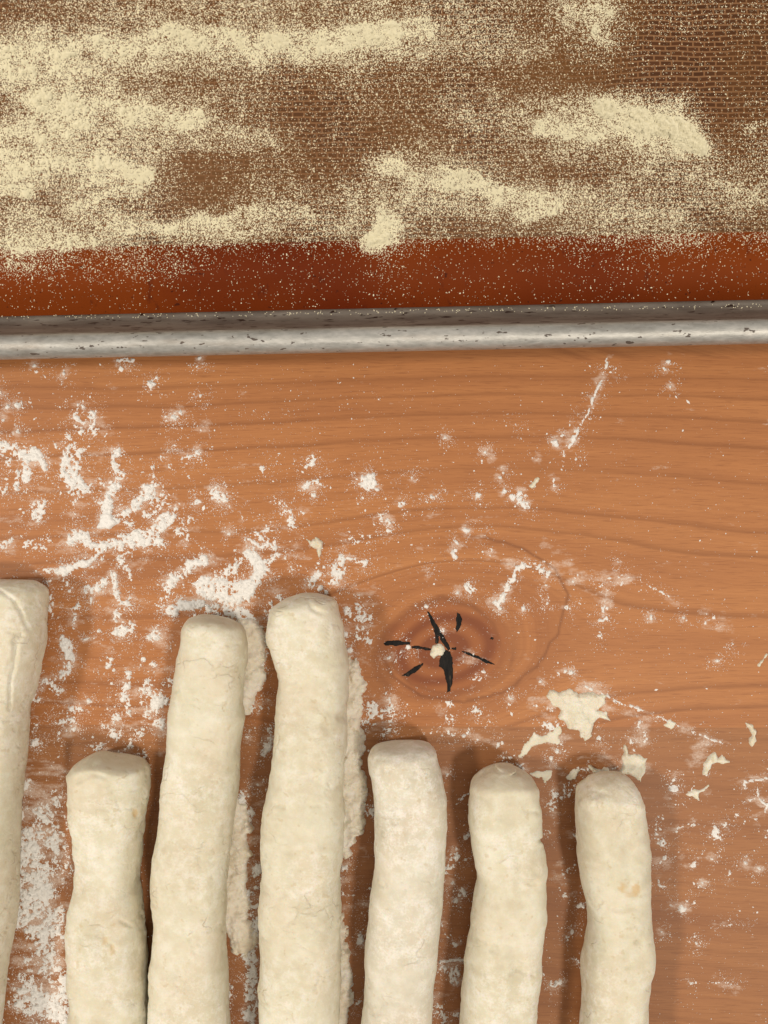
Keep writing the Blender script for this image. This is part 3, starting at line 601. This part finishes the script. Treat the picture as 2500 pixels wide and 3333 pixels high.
r7_left = [(1951, 2523), (1921, 2538), (1914, 2555), (1893, 2567), (1886, 2581), (1883, 2620), (1882, 2688), (1886, 2760), (1890, 2823), (1898, 2880), (1907, 2929), (1918, 2977), (1917, 3040), (1907, 3088), (1899, 3141), (1898, 3218), (1899, 3266), (1893, 3333)]
r7_right = [(2028, 2519), (2052, 2533), (2069, 2557), (2079, 2581), (2088, 2610), (2098, 2659), (2107, 2716), (2111, 2784), (2111, 2880), (2115, 2943), (2117, 3001), (2120, 3049), (2125, 3097), (2127, 3131), (2115, 3165), (2106, 3218), (2103, 3266), (2101, 3333)]
rope('dough_rope', 'dough rope with a folded ragged tip and yellow brown spots, furthest right', (1992, 2515), r7_left, r7_right, .0215, 707, MAT_DOUGH,
     creases=[(z1((390, 520), (480, 500), (560, 480), (660, 530), (790, 500)), 6, .0009), (z1((500, 500), (505, 570)), 5, .0005), (z1((625, 960), (600, 1040)), 6, .0006), (z1((620, 1270), (720, 1265), (800, 1235)), 6, .0007), (z1((740, 1390), (770, 1375)), 6, .0006), (z1((770, 1490), (800, 1480)), 6, .0006), (z1((700, 1660), (740, 1650)), 6, .0005)],
     ridges=[(z1((400, 560), (560, 540), (780, 560)), 22, .0007)],
     stains=[(z1((678, 1115))[0], 15, 17, .5), (z1((768, 1135))[0], 15, 20, .5), (z1((725, 1165))[0], 22, 9, .35)], lump=.95, end_r=95)

# crusts along the ropes (parts of their rope)
def crust(root, poly, h, seed, step=2.8):
    return patch('flour_crust', poly, h, MAT_CRUST, root, roll=16, rag=15, rough=.75, step=step, seed=seed, grow=11, rs=20)
crust(R3, z3((740, 430), (790, 428), (850, 470), (890, 540), (880, 680), (888, 780), (865, 850), (825, 890), (815, 950), (775, 1000), (720, 980), (700, 700)), .0021, 61)
crust(R3, c7((960, 130), (1025, 140), (1065, 200), (1078, 245), (1050, 310), (1068, 370), (1042, 440), (1058, 520), (1075, 590), (1060, 650), (1100, 740), (1065, 800), (1030, 790), (975, 690), (940, 600), (940, 300)), .0018, 62)
crust(R4, z3((1380, 650), (1440, 670), (1480, 730), (1520, 850), (1490, 950), (1497, 1100), (1522, 1230), (1480, 1305), (1520, 1420), (1532, 1550), (1508, 1690), (1490, 1770), (1440, 1830), (1418, 1930), (1380, 1900), (1360, 1200)), .0024, 63)
crust(R4, c7((1440, 600), (1470, 640), (1485, 730), (1492, 800), (1500, 900), (1512, 1000), (1482, 1090), (1490, 1180), (1440, 1180)), .0018, 64)

# ------------------------------------------------------------------ loose scraps of dough
SC = [
 (c6((700, 620), (715, 592), (760, 600), (800, 590), (850, 610), (900, 600), (955, 615), (960, 640), (920, 680), (960, 690), (985, 730), (930, 712), (905, 740), (890, 790), (868, 815), (840, 770), (800, 760), (775, 730), (750, 710), (765, 680), (735, 660)), 0.00136, 'large torn smear of sticky dough below the knot on bare wood', 12),
 (c6((578, 890), (600, 830), (650, 780), (690, 790), (760, 745), (768, 760), (752, 830), (740, 820), (690, 820), (640, 840), (600, 880)), 0.00043, 'thin slanting streak of dough between the large smear and the second rope from the right', 8),
 (c6((1040, 830), (1055, 870), (1100, 870), (1130, 890), (1125, 950), (1110, 985), (1085, 965), (1050, 955), (1015, 950), (1030, 900)), 0.00099, 'pointed dough scrap touching the ragged tip of the rightmost rope', 9),
 (c6((885, 918), (930, 935), (965, 930), (985, 960), (930, 985), (890, 1005), (872, 1010), (905, 950)), 0.00248, 'curled flap of dough sticking out at the upper left of the rightmost rope', 10),
 (c6((625, 950), (680, 945), (728, 940), (722, 965), (695, 992), (680, 970), (640, 968)), 0.00056, 'flat frayed dough scrap beside the rounded end of the pinched rope', 8),
 (c6((785, 970), (815, 925), (848, 940), (830, 975), (810, 980)), 0.00062, 'small wedge of dough lying between the tips of the two rightmost ropes', 8),
 (c6((1375, 915), (1400, 880), (1430, 862), (1440, 888), (1460, 870), (1488, 900), (1470, 912), (1440, 902), (1415, 910), (1392, 960), (1378, 958)), 0.00099, 'wing shaped dough scrap with a hooked top, right of the rightmost rope', 8),
 (c6((1565, 735), (1585, 740), (1607, 775), (1606, 800), (1590, 838), (1578, 820), (1575, 800), (1592, 778)), 0.00087, 'curved crumb of dough near the right edge beside a plank joint', 7),
 (c6((1612, 488), (1650, 430), (1664, 435), (1640, 470), (1622, 492)), 0.00074, 'straight sliver of dough at the right edge, level with the knot', 6),
 (c6((1215, 740), (1235, 718), (1262, 735), (1240, 758)), 0.00062, 'tiny diamond shaped dough flake on a thin scraped line', 6),
 (c6((198, 442), (215, 400), (250, 393), (265, 420), (255, 450), (232, 446), (215, 455)), 0.00093, 'round cream dough flake lying on the black crack of the knot', 8),
 (c3((1325, 870), (1345, 880), (1365, 862), (1397, 880), (1395, 910), (1380, 945), (1365, 915), (1340, 900)), 0.00099, 'yellowish comma shaped dough scrap above the thick rope, on bare wood', 7),
 (z1((1110, 490), (1165, 455), (1210, 455), (1258, 430), (1225, 470), (1195, 490), (1190, 530), (1165, 505), (1130, 500)), 0.00081, 'star shaped dough scrap below the wing shaped scrap', 7),
 (c4((632, 640), (650, 612), (666, 598), (670, 606), (652, 640), (640, 645)), 0.00062, 'slim sliver of dough alone on the clean upper wood', 6),
 (c3((420, 820), (440, 760), (465, 740), (482, 765), (507, 800), (480, 822), (450, 825)), 0.00136, 'three sided pale lump at the corner of the L shaped flour streak', 9),
]
for k, (poly, h, lab, roll) in enumerate(SC):
    o = patch('dough_scrap', poly, h, MAT_FLOUR if 'pale lump' in lab else MAT_SCRAP, None, roll=roll, rag=7, rough=.8, step=2.0, seed=120 + 3 * k, rs=17)
    tag(o, lab, 'dough scrap', 'dough scraps left on the board')

# ------------------------------------------------------------------ flour on the board: meshes
rng = np.random.RandomState(4)
stp = 2.6
gx = np.arange(-60, 2560, stp); gy = np.arange(1160, 3400, stp)
GX, GY = np.meshgrid(gx, gy)
# wander the strokes a little so that no edge is straight
WX = GX + (fbm(GX, GY, 26, 4, 71, .7) - .5) * 30; WY = GY + (fbm(GX, GY, 26, 4, 81, .7) - .5) * 30
Fd = np.zeros_like(GX); Hl = np.zeros_like(GX)
for pts, w, d in FS:
    p = np.array(pts); m = w * 2.6 + 50
    i0, i1 = np.searchsorted(gx, [p[:, 0].min() - m, p[:, 0].max() + m]); j0, j1_ = np.searchsorted(gy, [p[:, 1].min() - m, p[:, 1].max() + m])
    if i1 <= i0 or j1_ <= j0: continue
    q = min(1.0, w / 20)
    sx = GX[j0:j1_, i0:i1] * (1 - q) + WX[j0:j1_, i0:i1] * q; sy = GY[j0:j1_, i0:i1] * (1 - q) + WY[j0:j1_, i0:i1] * q
    dd = seg_dist(sx, sy, pts)
    Fd[j0:j1_, i0:i1] = np.maximum(Fd[j0:j1_, i0:i1], d * (1 - sstep(.45, 1.35, dd / w)))
    Hl[j0:j1_, i0:i1] = np.maximum(Hl[j0:j1_, i0:i1], d * (1 - sstep(.2, 1, dd / (w * 1.8 + 60))))
n1 = fbm(GX, GY, 30, 4, 91, .62); n2 = fbm(GX, GY, 9, 3, 97, .75)
nn = (n1 - .5) * 1.25 + (n2 - .5) * 1.7
msk = Fd + nn * .95 - .68
msk = np.where(Fd > .02, msk, -1)
h = np.clip(msk, 0, .55) ** 1.1 * .00125 * (0.3 + 1.4 * fbm(GX, GY, 16, 4, 55, .65)) + np.clip(msk, 0, .1) * .0003
Zf = np.where(msk > 0, .00004 + h, -.00025)
X, Y = at(GX, GY)
me, used = height_mesh('flour', X, Y, Zf, msk > 0)

# fine grains of flour round the streaks: small octahedra
OCT_V = np.array([(1, 0, -.4), (-1, 0, -.4), (0, 1, -.4), (0, -1, -.4), (0, 0, .8)], float)
OCT_F = np.array([(0, 2, 4), (2, 1, 4), (1, 3, 4), (3, 0, 4)])
def grains(px, py, z, r, rng, long=1.0, jit=.25):
    n = len(px)
    sc = r[:, None] * (1 + rng.uniform(-jit, jit, (n, 3))); sc[:, 0] *= 1 + rng.rand(n) * long
    a = rng.rand(n) * 6.283; tl = rng.uniform(-.3, .3, n)
    v = OCT_V[None] * sc[:, None]
    v = v + rng.uniform(-.12, .12, v.shape) * r[:, None, None]
    x = v[..., 0] * np.cos(tl)[:, None] - v[..., 2] * np.sin(tl)[:, None]; zz = v[..., 0] * np.sin(tl)[:, None] + v[..., 2] * np.cos(tl)[:, None]; y = v[..., 1]
    xx = x * np.cos(a)[:, None] - y * np.sin(a)[:, None]; yy = x * np.sin(a)[:, None] + y * np.cos(a)[:, None]
    wx, wy = at(px, py, z)
    V = np.stack([xx + wx[:, None], yy + wy[:, None], zz + (z + .35 * r)[:, None]], -1).reshape(-1, 3)
    F = (OCT_F[None] + 5 * np.arange(n)[:, None, None]).reshape(-1, 3)
    return V, F
N = 1300000
qx = rng.uniform(-40, 2540, N); qy = rng.uniform(1180, 3390, N)
ii = np.clip(((qx - gx[0]) / stp).astype(int), 0, len(gx) - 1); jj = np.clip(((qy - gy[0]) / stp).astype(int), 0, len(gy) - 1)
hz_ = np.where(msk > 0, h, 0)[jj, ii]
dens = Hl[jj, ii] ** 1.7 * np.interp(qx, [0, 1100, 1500], [.70, .65, .38]) * sstep(.34, .62, n1[jj, ii]) * 1.3 + Fd[jj, ii] ** 1.5 * .55 * sstep(.3, .6, n2[jj, ii])
gen = np.interp(qx, [0, 900, 1500, 2500], [.045, .045, .020, .006]) * np.interp(qy, [1200, 1500, 1800, 3400], [.35, 1, 1.3, 1.3])
keep = rng.rand(N) < np.maximum(dens, gen * .9 * (n1[jj, ii] * 2) ** 2) * .55
qx, qy, hz_ = qx[keep], qy[keep], hz_[keep]
rr = rng.lognormal(math.log(.000066), .45, len(qx)).clip(.000035, .0004)
Vg, Fg = grains(qx, qy, hz_, rr, rng, .6)
# small crumbs of clotted flour among the dust
N = 26000
cx_ = rng.uniform(-40, 2540, N); cy_ = rng.uniform(1190, 3390, N)
ii = np.clip(((cx_ - gx[0]) / stp).astype(int), 0, len(gx) - 1); jj = np.clip(((cy_ - gy[0]) / stp).astype(int), 0, len(gy) - 1)
keep = rng.rand(N) < np.maximum(Hl[jj, ii] ** 1.6 * np.interp(cx_, [0, 1100, 1500], [.42, .34, .16]) * sstep(.4, .62, n1[jj, ii]), np.interp(cx_, [0, 900, 1500, 2500], [.009, .008, .004, .002]))
cx_, cy_ = cx_[keep], cy_[keep]
rc_ = rng.lognormal(math.log(.00021), .38, len(cx_)).clip(.0001, .00065)
Vc, Fc_ = grains(cx_, cy_, np.zeros(len(cx_)), rc_, rng, .8, .4)
Fg = np.concatenate([Fg, Fc_ + len(Vg)]); Vg = np.concatenate([Vg, Vc])
print('crumbs', len(cx_))
Vb = np.empty(len(me.vertices) * 3, np.float32); me.vertices.foreach_get('co', Vb); Vb = Vb.reshape(-1, 3)
fl = link('flour', me, MAT_FLOUR)
tag(fl, 'white flour smeared and dusted over the wooden board', 'flour', None, 'stuff')
gr = link('flour_grains', mesh_np('flour_grains', Vg, Fg, False), MAT_FLOUR, fl)
gr['kind'] = 'stuff'
print('flour quads', len(me.polygons), 'grains', len(qx))

# ------------------------------------------------------------------ the baking tray
def metal_mat():
    M = NT('worn_aluminium'); co = M.obj()
    st_ = M.mapv(co, (0.25, 1, 1))
    n1 = M.noise(330, 5, .7, st_); n2 = M.noise(900, 3, .6, M.mapv(co, (0.5, 1, 1))); n3 = M.noise(60, 3, .5, st_)
    base = M.ramp(M.math('ADD', M.math('ADD', M.math('MULTIPLY', n1, .5), M.math('MULTIPLY', n2, .25)), M.math('MULTIPLY', n3, .25)), [(.36, (.31, .305, .285)), (.5, (.43, .43, .41)), (.62, (.56, .555, .53))])
    spot = M.ramp(M.noise(700, 2, .5, M.mapv(co, (0.5, 1, 1))), [(.315, 1.0), (.345, 0.0)])
    base = M.mix(M.math('MULTIPLY', spot, .9), base, (.045, .025, .015))
    gr_ = M.ramp(M.noise(170, 4, .65, st_), [(.55, 0.0), (.75, 1.0)])
    base = M.mix(M.math('MULTIPLY', gr_, .35), base, (.22, .15, .10))
    M.set(Base_Color=base, Metallic=M.math('SUBTRACT', .7, M.math('MULTIPLY', spot, .8)))
    M.set(Roughness=M.math('ADD', .42, M.math('MULTIPLY', n2, .2)))
    M.set(Normal=M.bump(n2, .0002, .5, M.bump(n1, .0003, .4)))
    return M.m
MM = metal_mat()
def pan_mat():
    M = NT('browned_shaded_aluminium'); co = M.obj()
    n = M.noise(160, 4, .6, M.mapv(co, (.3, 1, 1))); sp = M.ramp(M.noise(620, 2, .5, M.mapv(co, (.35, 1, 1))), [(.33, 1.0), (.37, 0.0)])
    base = M.ramp(n, [(.38, (.16, .135, .115)), (.62, (.25, .22, .19))])  # baked-on browning, darkened further to paint in wall shade and mat gap
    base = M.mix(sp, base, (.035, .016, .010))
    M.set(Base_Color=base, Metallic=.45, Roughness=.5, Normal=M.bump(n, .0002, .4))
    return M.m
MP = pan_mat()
ROT = math.radians(1.19)
tray = empty('baking_tray', (0.0, 0.0, 0.0), ROT)
tag(tray, 'worn aluminium baking tray with a rolled rim and dark baked on specks', 'baking tray')
def sweep(name, prof, hx, y_near, depth, rc, mat, parent, closed=False):
    """prof: (inset, z) pairs swept round a rounded rectangle whose near outer side lies at y_near"""
    path = []
    cx0, cx1, cy0, cy1 = -hx + rc, hx - rc, y_near + rc, y_near + depth - rc
    for (cx, cy, a0) in ((cx1, cy0, -90), (cx1, cy1, 0), (cx0, cy1, 90), (cx0, cy0, 180)):
        for k in range(13):
            a = math.radians(a0 + 90 * k / 12); path.append((cx, cy, math.cos(a), math.sin(a)))
    P = np.array(path); n = len(P); m = len(prof)
    V = np.array([[(c[0] + c[2] * (rc - ins), c[1] + c[3] * (rc - ins), z) for ins, z in prof] for c in P]).reshape(-1, 3)
    i = np.arange(n)[:, None]; j = np.arange(m if closed else m - 1)[None]
    F = np.stack([i * m + j, ((i + 1) % n) * m + j, ((i + 1) % n) * m + (j + 1) % m, i * m + (j + 1) % m], -1).reshape(-1, 4)
    return link(name, mesh_np(name, V, F), mat, parent)
# near rim line in tray coordinates (the tray is turned 1.19 degrees about the origin)
RB = .00368; ZB = .0200
yn = 0.05205 - RB            # outer edge of the bead at x = 0
TD, THX = .335, .235
bead = [(RB - RB * math.cos(a), ZB + RB * math.sin(a)) for a in np.linspace(0, 2 * math.pi, 28, endpoint=False)]
sweep('rolled_rim', bead, THX, yn, TD, .03, MM, tray, True)
t_in = 2 * RB
wall = [(t_in - .0012, ZB + .0006), (t_in + .0004, ZB - .0012), (t_in + .0022, ZB - .006), (t_in + .0058, ZB - .0145), (t_in + .0075, .0030), (t_in + .0092, .0016), (t_in + .0125, .0012),
        (t_in + .0125, .0004), (t_in + .0088, .0006), (t_in + .0064, .0024), (t_in + .0046, ZB - .0145), (t_in + .0010, ZB - .006), (t_in - .0010, ZB - .002)]
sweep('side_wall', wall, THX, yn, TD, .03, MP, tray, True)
ins = t_in + .0124
fx, fy0, fy1 = THX - ins, yn + ins, yn + TD - ins
def slab(name, x0, x1, y0, y1, z0, z1, mat, parent, bev=.0004):
    V = []
    for z, i in ((z0, 0), (z1 - bev, 0), (z1, bev)):
        V += [(x0 + i, y0 + i, z), (x1 - i, y0 + i, z), (x1 - i, y1 - i, z), (x0 + i, y1 - i, z)]
    F = [(3, 2, 1, 0), (8, 9, 10, 11)]
    for a in (0, 4):
        for k in range(4): F.append((a + k, a + (k + 1) % 4, a + 4 + (k + 1) % 4, a + 4 + k))
    return link(name, mesh_np(name, np.array(V), np.array(F), False), mat, parent)
slab('tray_floor', -fx + .003, fx - .003, fy0 - .0006, fy1 + .0006, .0002, .0010, MP, tray)  # light metal in itself; dark colour paints the shaded gap beside the mat

# ------------------------------------------------------------------ the baking mat in the tray
def border_mat():
    M = NT('red_silicone'); co = M.obj()
    n = M.noise(9, 2, .5, co); f = M.noise(900, 3, .6, co)
    base = M.ramp(n, [(.40, (.115, .016, .0025)), (.60, (.185, .036, .004))])
    dk = M.ramp(M.noise(240, 4, .7, M.mapv(co, (1.0, .45, 1))), [(.60, 0.0), (.74, 1.0)])
    base = M.mix(M.math('MULTIPLY', dk, .75), base, (.06, .010, .005))
    sp = M.ramp(M.noise(620, 1, .5, co), [(.24, 1.0), (.29, 0.0)])
    base = M.mix(M.math('MULTIPLY', sp, .7), base, (.03, .008, .006))
    M.set(Base_Color=base, Roughness=.62, Normal=M.bump(f, .0001, .5))
    M.b.inputs['Specular IOR Level'].default_value = .08
    return M.m
def weave_mat():
    M = NT('brown_weave'); co = M.obj()
    br = M.n('ShaderNodeTexBrick'); br.offset = .5; br.squash = 1
    mp = M.mapv(co, (1, 1, 1)); wv = M.n('ShaderNodeVectorMath', operation='ADD')
    M.l(mp, wv.inputs[0])
    wn = M.n('ShaderNodeTexNoise'); wn.inputs['Scale'].default_value = 60; M.l(co, wn.inputs['Vector'])
    ws = M.n('ShaderNodeVectorMath', operation='SCALE'); M.l(wn.outputs['Color'], ws.inputs[0]); ws.inputs['Scale'].default_value = .0024
    M.l(ws.outputs[0], wv.inputs[1]); M.l(wv.outputs[0], br.inputs['Vector'])
    br.inputs['Scale'].default_value = 1.0
    br.inputs['Brick Width'].default_value = .0036; br.inputs['Row Height'].default_value = .00168
    br.inputs['Mortar Size'].default_value = .00036; br.inputs['Mortar Smooth'].default_value = .6
    br.inputs['Color1'].default_value = (.058, .019, .004, 1); br.inputs['Color2'].default_value = (.085, .029, .007, 1); br.inputs['Mortar'].default_value = (.25, .125, .055, 1)
    n = M.noise(24, 3, .5, co)
    base = M.mix(M.ramp(n, [(.36, .0), (.60, .7)]), br.outputs['Color'], (.155, .066, .015))
    f = M.noise(1500, 2, .6, co)
    base = M.mix(M.math('MULTIPLY', f, .25), base, (.10, .04, .012))
    M.set(Base_Color=base, Roughness=.5, Normal=M.bump(br.outputs['Fac'], .00012, .5))
    M.b.inputs['Specular IOR Level'].default_value = .2
    return M.m
mat_o = empty('baking_mat', (0, 0, 0), math.radians(1.27))
tag(mat_o, 'brown woven silicone baking mat with a red border lying in the tray', 'baking mat')
ZM0, ZM1 = .0011, .0019
my0 = .0660; bw = .0218; mxx = .208; my1 = my0 + .292
BM, WMt = border_mat(), weave_mat()
def ring(name, x, y0, y1, w, z0, z1, mat, parent):
    o = [(-x, y0), (x, y0), (x, y1), (-x, y1)]; i = [(-x + w, y0 + w), (x - w, y0 + w), (x - w, y1 - w), (-x + w, y1 - w)]
    V = [(*p, z) for z in (z0, z1) for p in o + i]
    F = []
    for k in range(4):
        q = (k + 1) % 4
        F += [(8 + k, 8 + q, 12 + q, 12 + k), (k, q, 8 + q, 8 + k), (4 + q, 4 + k, 12 + k, 12 + q), (q, k, 4 + k, 4 + q)]
    return link(name, mesh_np(name, np.array(V), np.array(F), False), mat, parent)
ring('border', mxx, my0, my1, bw, ZM0, ZM1, BM, mat_o)
slab('woven_centre', -mxx + bw + .00005, mxx - bw - .00005, my0 + bw + .00005, my1 - bw - .00005, ZM0, ZM1 + .00005, WMt, mat_o, .0001)

# ------------------------------------------------------------------ semolina strewn over the mat
G = np.array([
 [3, 4, 5, 5, 5, 5, 5, 5, 5, 5, 5, 5, 5, 4.5, 5, 4, 4, 3, 6, 5, 3, 2, 2, 1.6, 2],
 [7, 8, 8, 8, 8, 8, 8, 9, 9, 9, 8, 8, 8, 7, 5.5, 5, 5, 4, 3, 5, 2, 1, 1, 1, 1],
 [8, 8, 7, 6, 5, 4, 4, 4, 4, 3, 3, 4, 3, 3, 3, 3, 3, 2, 2, 1.3, 1.3, 1.2, 1, 1, 1],
 [5, 8, 9, 8, 8, 7, 6, 4, 3, 2, 2, 3, 3, 3, 4, 4, 4, 5, 6, 7, 8, 7.5, 4, 1, 2],
 [8, 8, 7, 7, 7, 7, 6, 6, 5, 3, 2, 2, 2, 3, 3, 3, 4, 5, 6, 7, 8, 9, 8, 3, 3],
 [8, 8, 7.5, 8, 7.5, 4, 2, 2, 3, 3, 2, 3, 5, 6, 5, 5, 3, 3, 3, 3, 4, 5, 5, 4, 4],
 [5, 5, 6, 6, 5, 3, 2, 3, 4, 4, 4, 5, 6, 7, 6, 6, 8, 8, 7, 5, 5, 5, 5, 5, 6],
 [7, 7, 7, 7, 7, 6, 7, 7, 6, 5, 5, 6, 8, 4, 3, 3, 3, 3, 4, 5, 5, 5, 4, 3, 3],
 [5, 4, 3, 3, 3, 3, 2, 1, .8, .6, .7, 1, 2, 1, .8, .7, .6, .8, .8, 1, 1.2, 1, 1, .8, .7],
 [1, .8, .7, .6, .5, .5, .5, .5, .5, .5, .5, .5, .6, .6, .6, .5, .5, .5, .5, .6, .5, .5, .5, .4, .4],
 [.4, .3, .3, .3, .3, .3, .3, .3, .3, .3, .3, .3, .3, .3, .3, .4, .4, .3, .3, .3, .3, .2, .2, .2, .2]]) / 9
def bil(px, py):
    u = np.clip(px / 100 - .5, 0, 23.999); v = np.clip(py / 100 - .5, 0, 9.999)
    i = u.astype(int); j = v.astype(int); a = sstep(0, 1, u - i); b = sstep(0, 1, v - j)
    return (G[j, i] * (1 - a) + G[j, i + 1] * a) * (1 - b) + (G[j + 1, i] * (1 - a) + G[j + 1, i + 1] * a) * b
SS = [([(0, 190), (300, 140), (600, 130), (900, 130), (1250, 115), (1380, 95)], 48, .92), ([(1050, 150), (1250, 130)], 30, 1), ([(0, 260), (150, 230)], 60, .85), ([(100, 330), (300, 350), (450, 370), (650, 390)], 48, .95), ([(0, 460), (200, 430), (300, 400)], 50, .85), ([(700, 420), (850, 440), (900, 470)], 34, .6),
      ([(0, 570), (150, 545), (300, 540), (480, 570)], 36, .92), ([(0, 610), (80, 610)], 30, .85), ([(250, 670), (350, 640), (440, 610)], 26, .85), ([(0, 790), (150, 780), (300, 785)], 34, .9), ([(420, 750), (600, 740), (750, 715)], 34, .82), ([(750, 715), (850, 690), (1000, 700)], 40, .68), ([(1210, 780), (1250, 750), (1290, 720)], 42, 1), ([(1270, 530), (1340, 550)], 42, .8), ([(1340, 560), (1560, 610), (1700, 640), (1800, 660)], 38, .88), ([(1700, 690), (1820, 690)], 26, .9),
      ([(1750, 430), (1950, 430), (2150, 440)], 44, .9), ([(1980, 370), (2100, 385), (2230, 440)], 50, 1.1), ([(2050, 410), (2160, 420), (2270, 470)], 44, 1.2), ([(1900, 30), (1960, 60), (1970, 110)], 34, .7), ([(1950, 105)], 18, 1), ([(2000, 690), (2200, 715)], 40, .62), ([(2080, 560), (2250, 580), (2420, 630)], 30, .6), ([(1500, 370), (1700, 400)], 50, .5), ([(2440, 430), (2520, 400)], 40, .45)]
def sdens(px, py):
    wx = px + (fbm(px, py, 110, 3, 141) - .5) * 70; wy = py + (fbm(px, py, 90, 3, 151) - .5) * 60
    f = bil(wx, wy) * .88
    for pts, w, d in SS:
        f = np.maximum(f, d * (1 - sstep(.35, 1.6, seg_dist(wx, wy, pts) / w)))
    f = f * (0.62 + .76 * fbm(px, py, 46, 3, 161))
    return f
def drift(px, py):
    return sdens(px, py) + (fbm(px, py, 11, 3, 171) - .5) * .9 - .98
N = 1050000
qx = rng.uniform(-30, 2530, N); qy = rng.uniform(-40, 1010, N)
dn = sdens(qx, qy)
edge = 1030 - (qx / 2500) * 55 - 3
on = rng.rand(N) < np.clip(dn, 0, 1.1) ** 1.8 * .86 + .006
on &= qy < edge - 3
qx, qy, dn = qx[on], qy[on], dn[on]
pile = np.clip(dn - .7, 0, .6)
dm_ = drift(qx, qy)
z = ZM1 + .00006 + np.clip(dm_, 0, .6) * .0022 + rng.rand(len(qx)) ** 2 * pile * .0007
rr = rng.lognormal(math.log(.000110), .38, len(qx)).clip(.000055, .0003) * (.80 + .25 * np.clip(dn, 0, 1))
Vg, Fg = grains(qx, qy, z, rr, rng, .9)
# a few grains on the tray wall foot and rim
nx_ = 240
ex_ = rng.uniform(0, 2500, nx_); ey_ = 1030 - ex_ / 2500 * 40 + rng.uniform(-2, 12, nx_)
V2, F2 = grains(ex_, ey_, np.full(nx_, .0030) + rng.rand(nx_) * .001, np.full(nx_, .00014), rng, .8)
Vg = np.concatenate([Vg, V2]); Fg = np.concatenate([Fg, F2 + len(Vg) - len(V2)])
sem = link('semolina', mesh_np('semolina', Vg, Fg, False), MAT_SEMO)
tag(sem, 'pale yellow semolina grains strewn in wavy drifts over the baking mat', 'semolina', None, 'stuff')
# the drifts where grains lie on one another
gx2 = np.arange(-30, 2530, 3.2); gy2 = np.arange(-40, 900, 3.2)
PX, PY = np.meshgrid(gx2, gy2)
dm = drift(PX, PY)
hh = np.clip(dm, 0, .6) * .0022
Zs = np.where(dm > 0, ZM1 + .00008 + hh + (fbm(PX, PY, 7, 2, 175) - .5) * .00025, ZM1 - .0003)
X, Y = at(PX, PY, ZM1)
me, used = height_mesh('semolina_drift', X, Y, Zs, dm > 0)
sd = link('semolina_drift', me, MAT_SEMO, sem); sd['kind'] = 'stuff'
print('semolina grains', len(qx), 'drift', len(me.polygons))
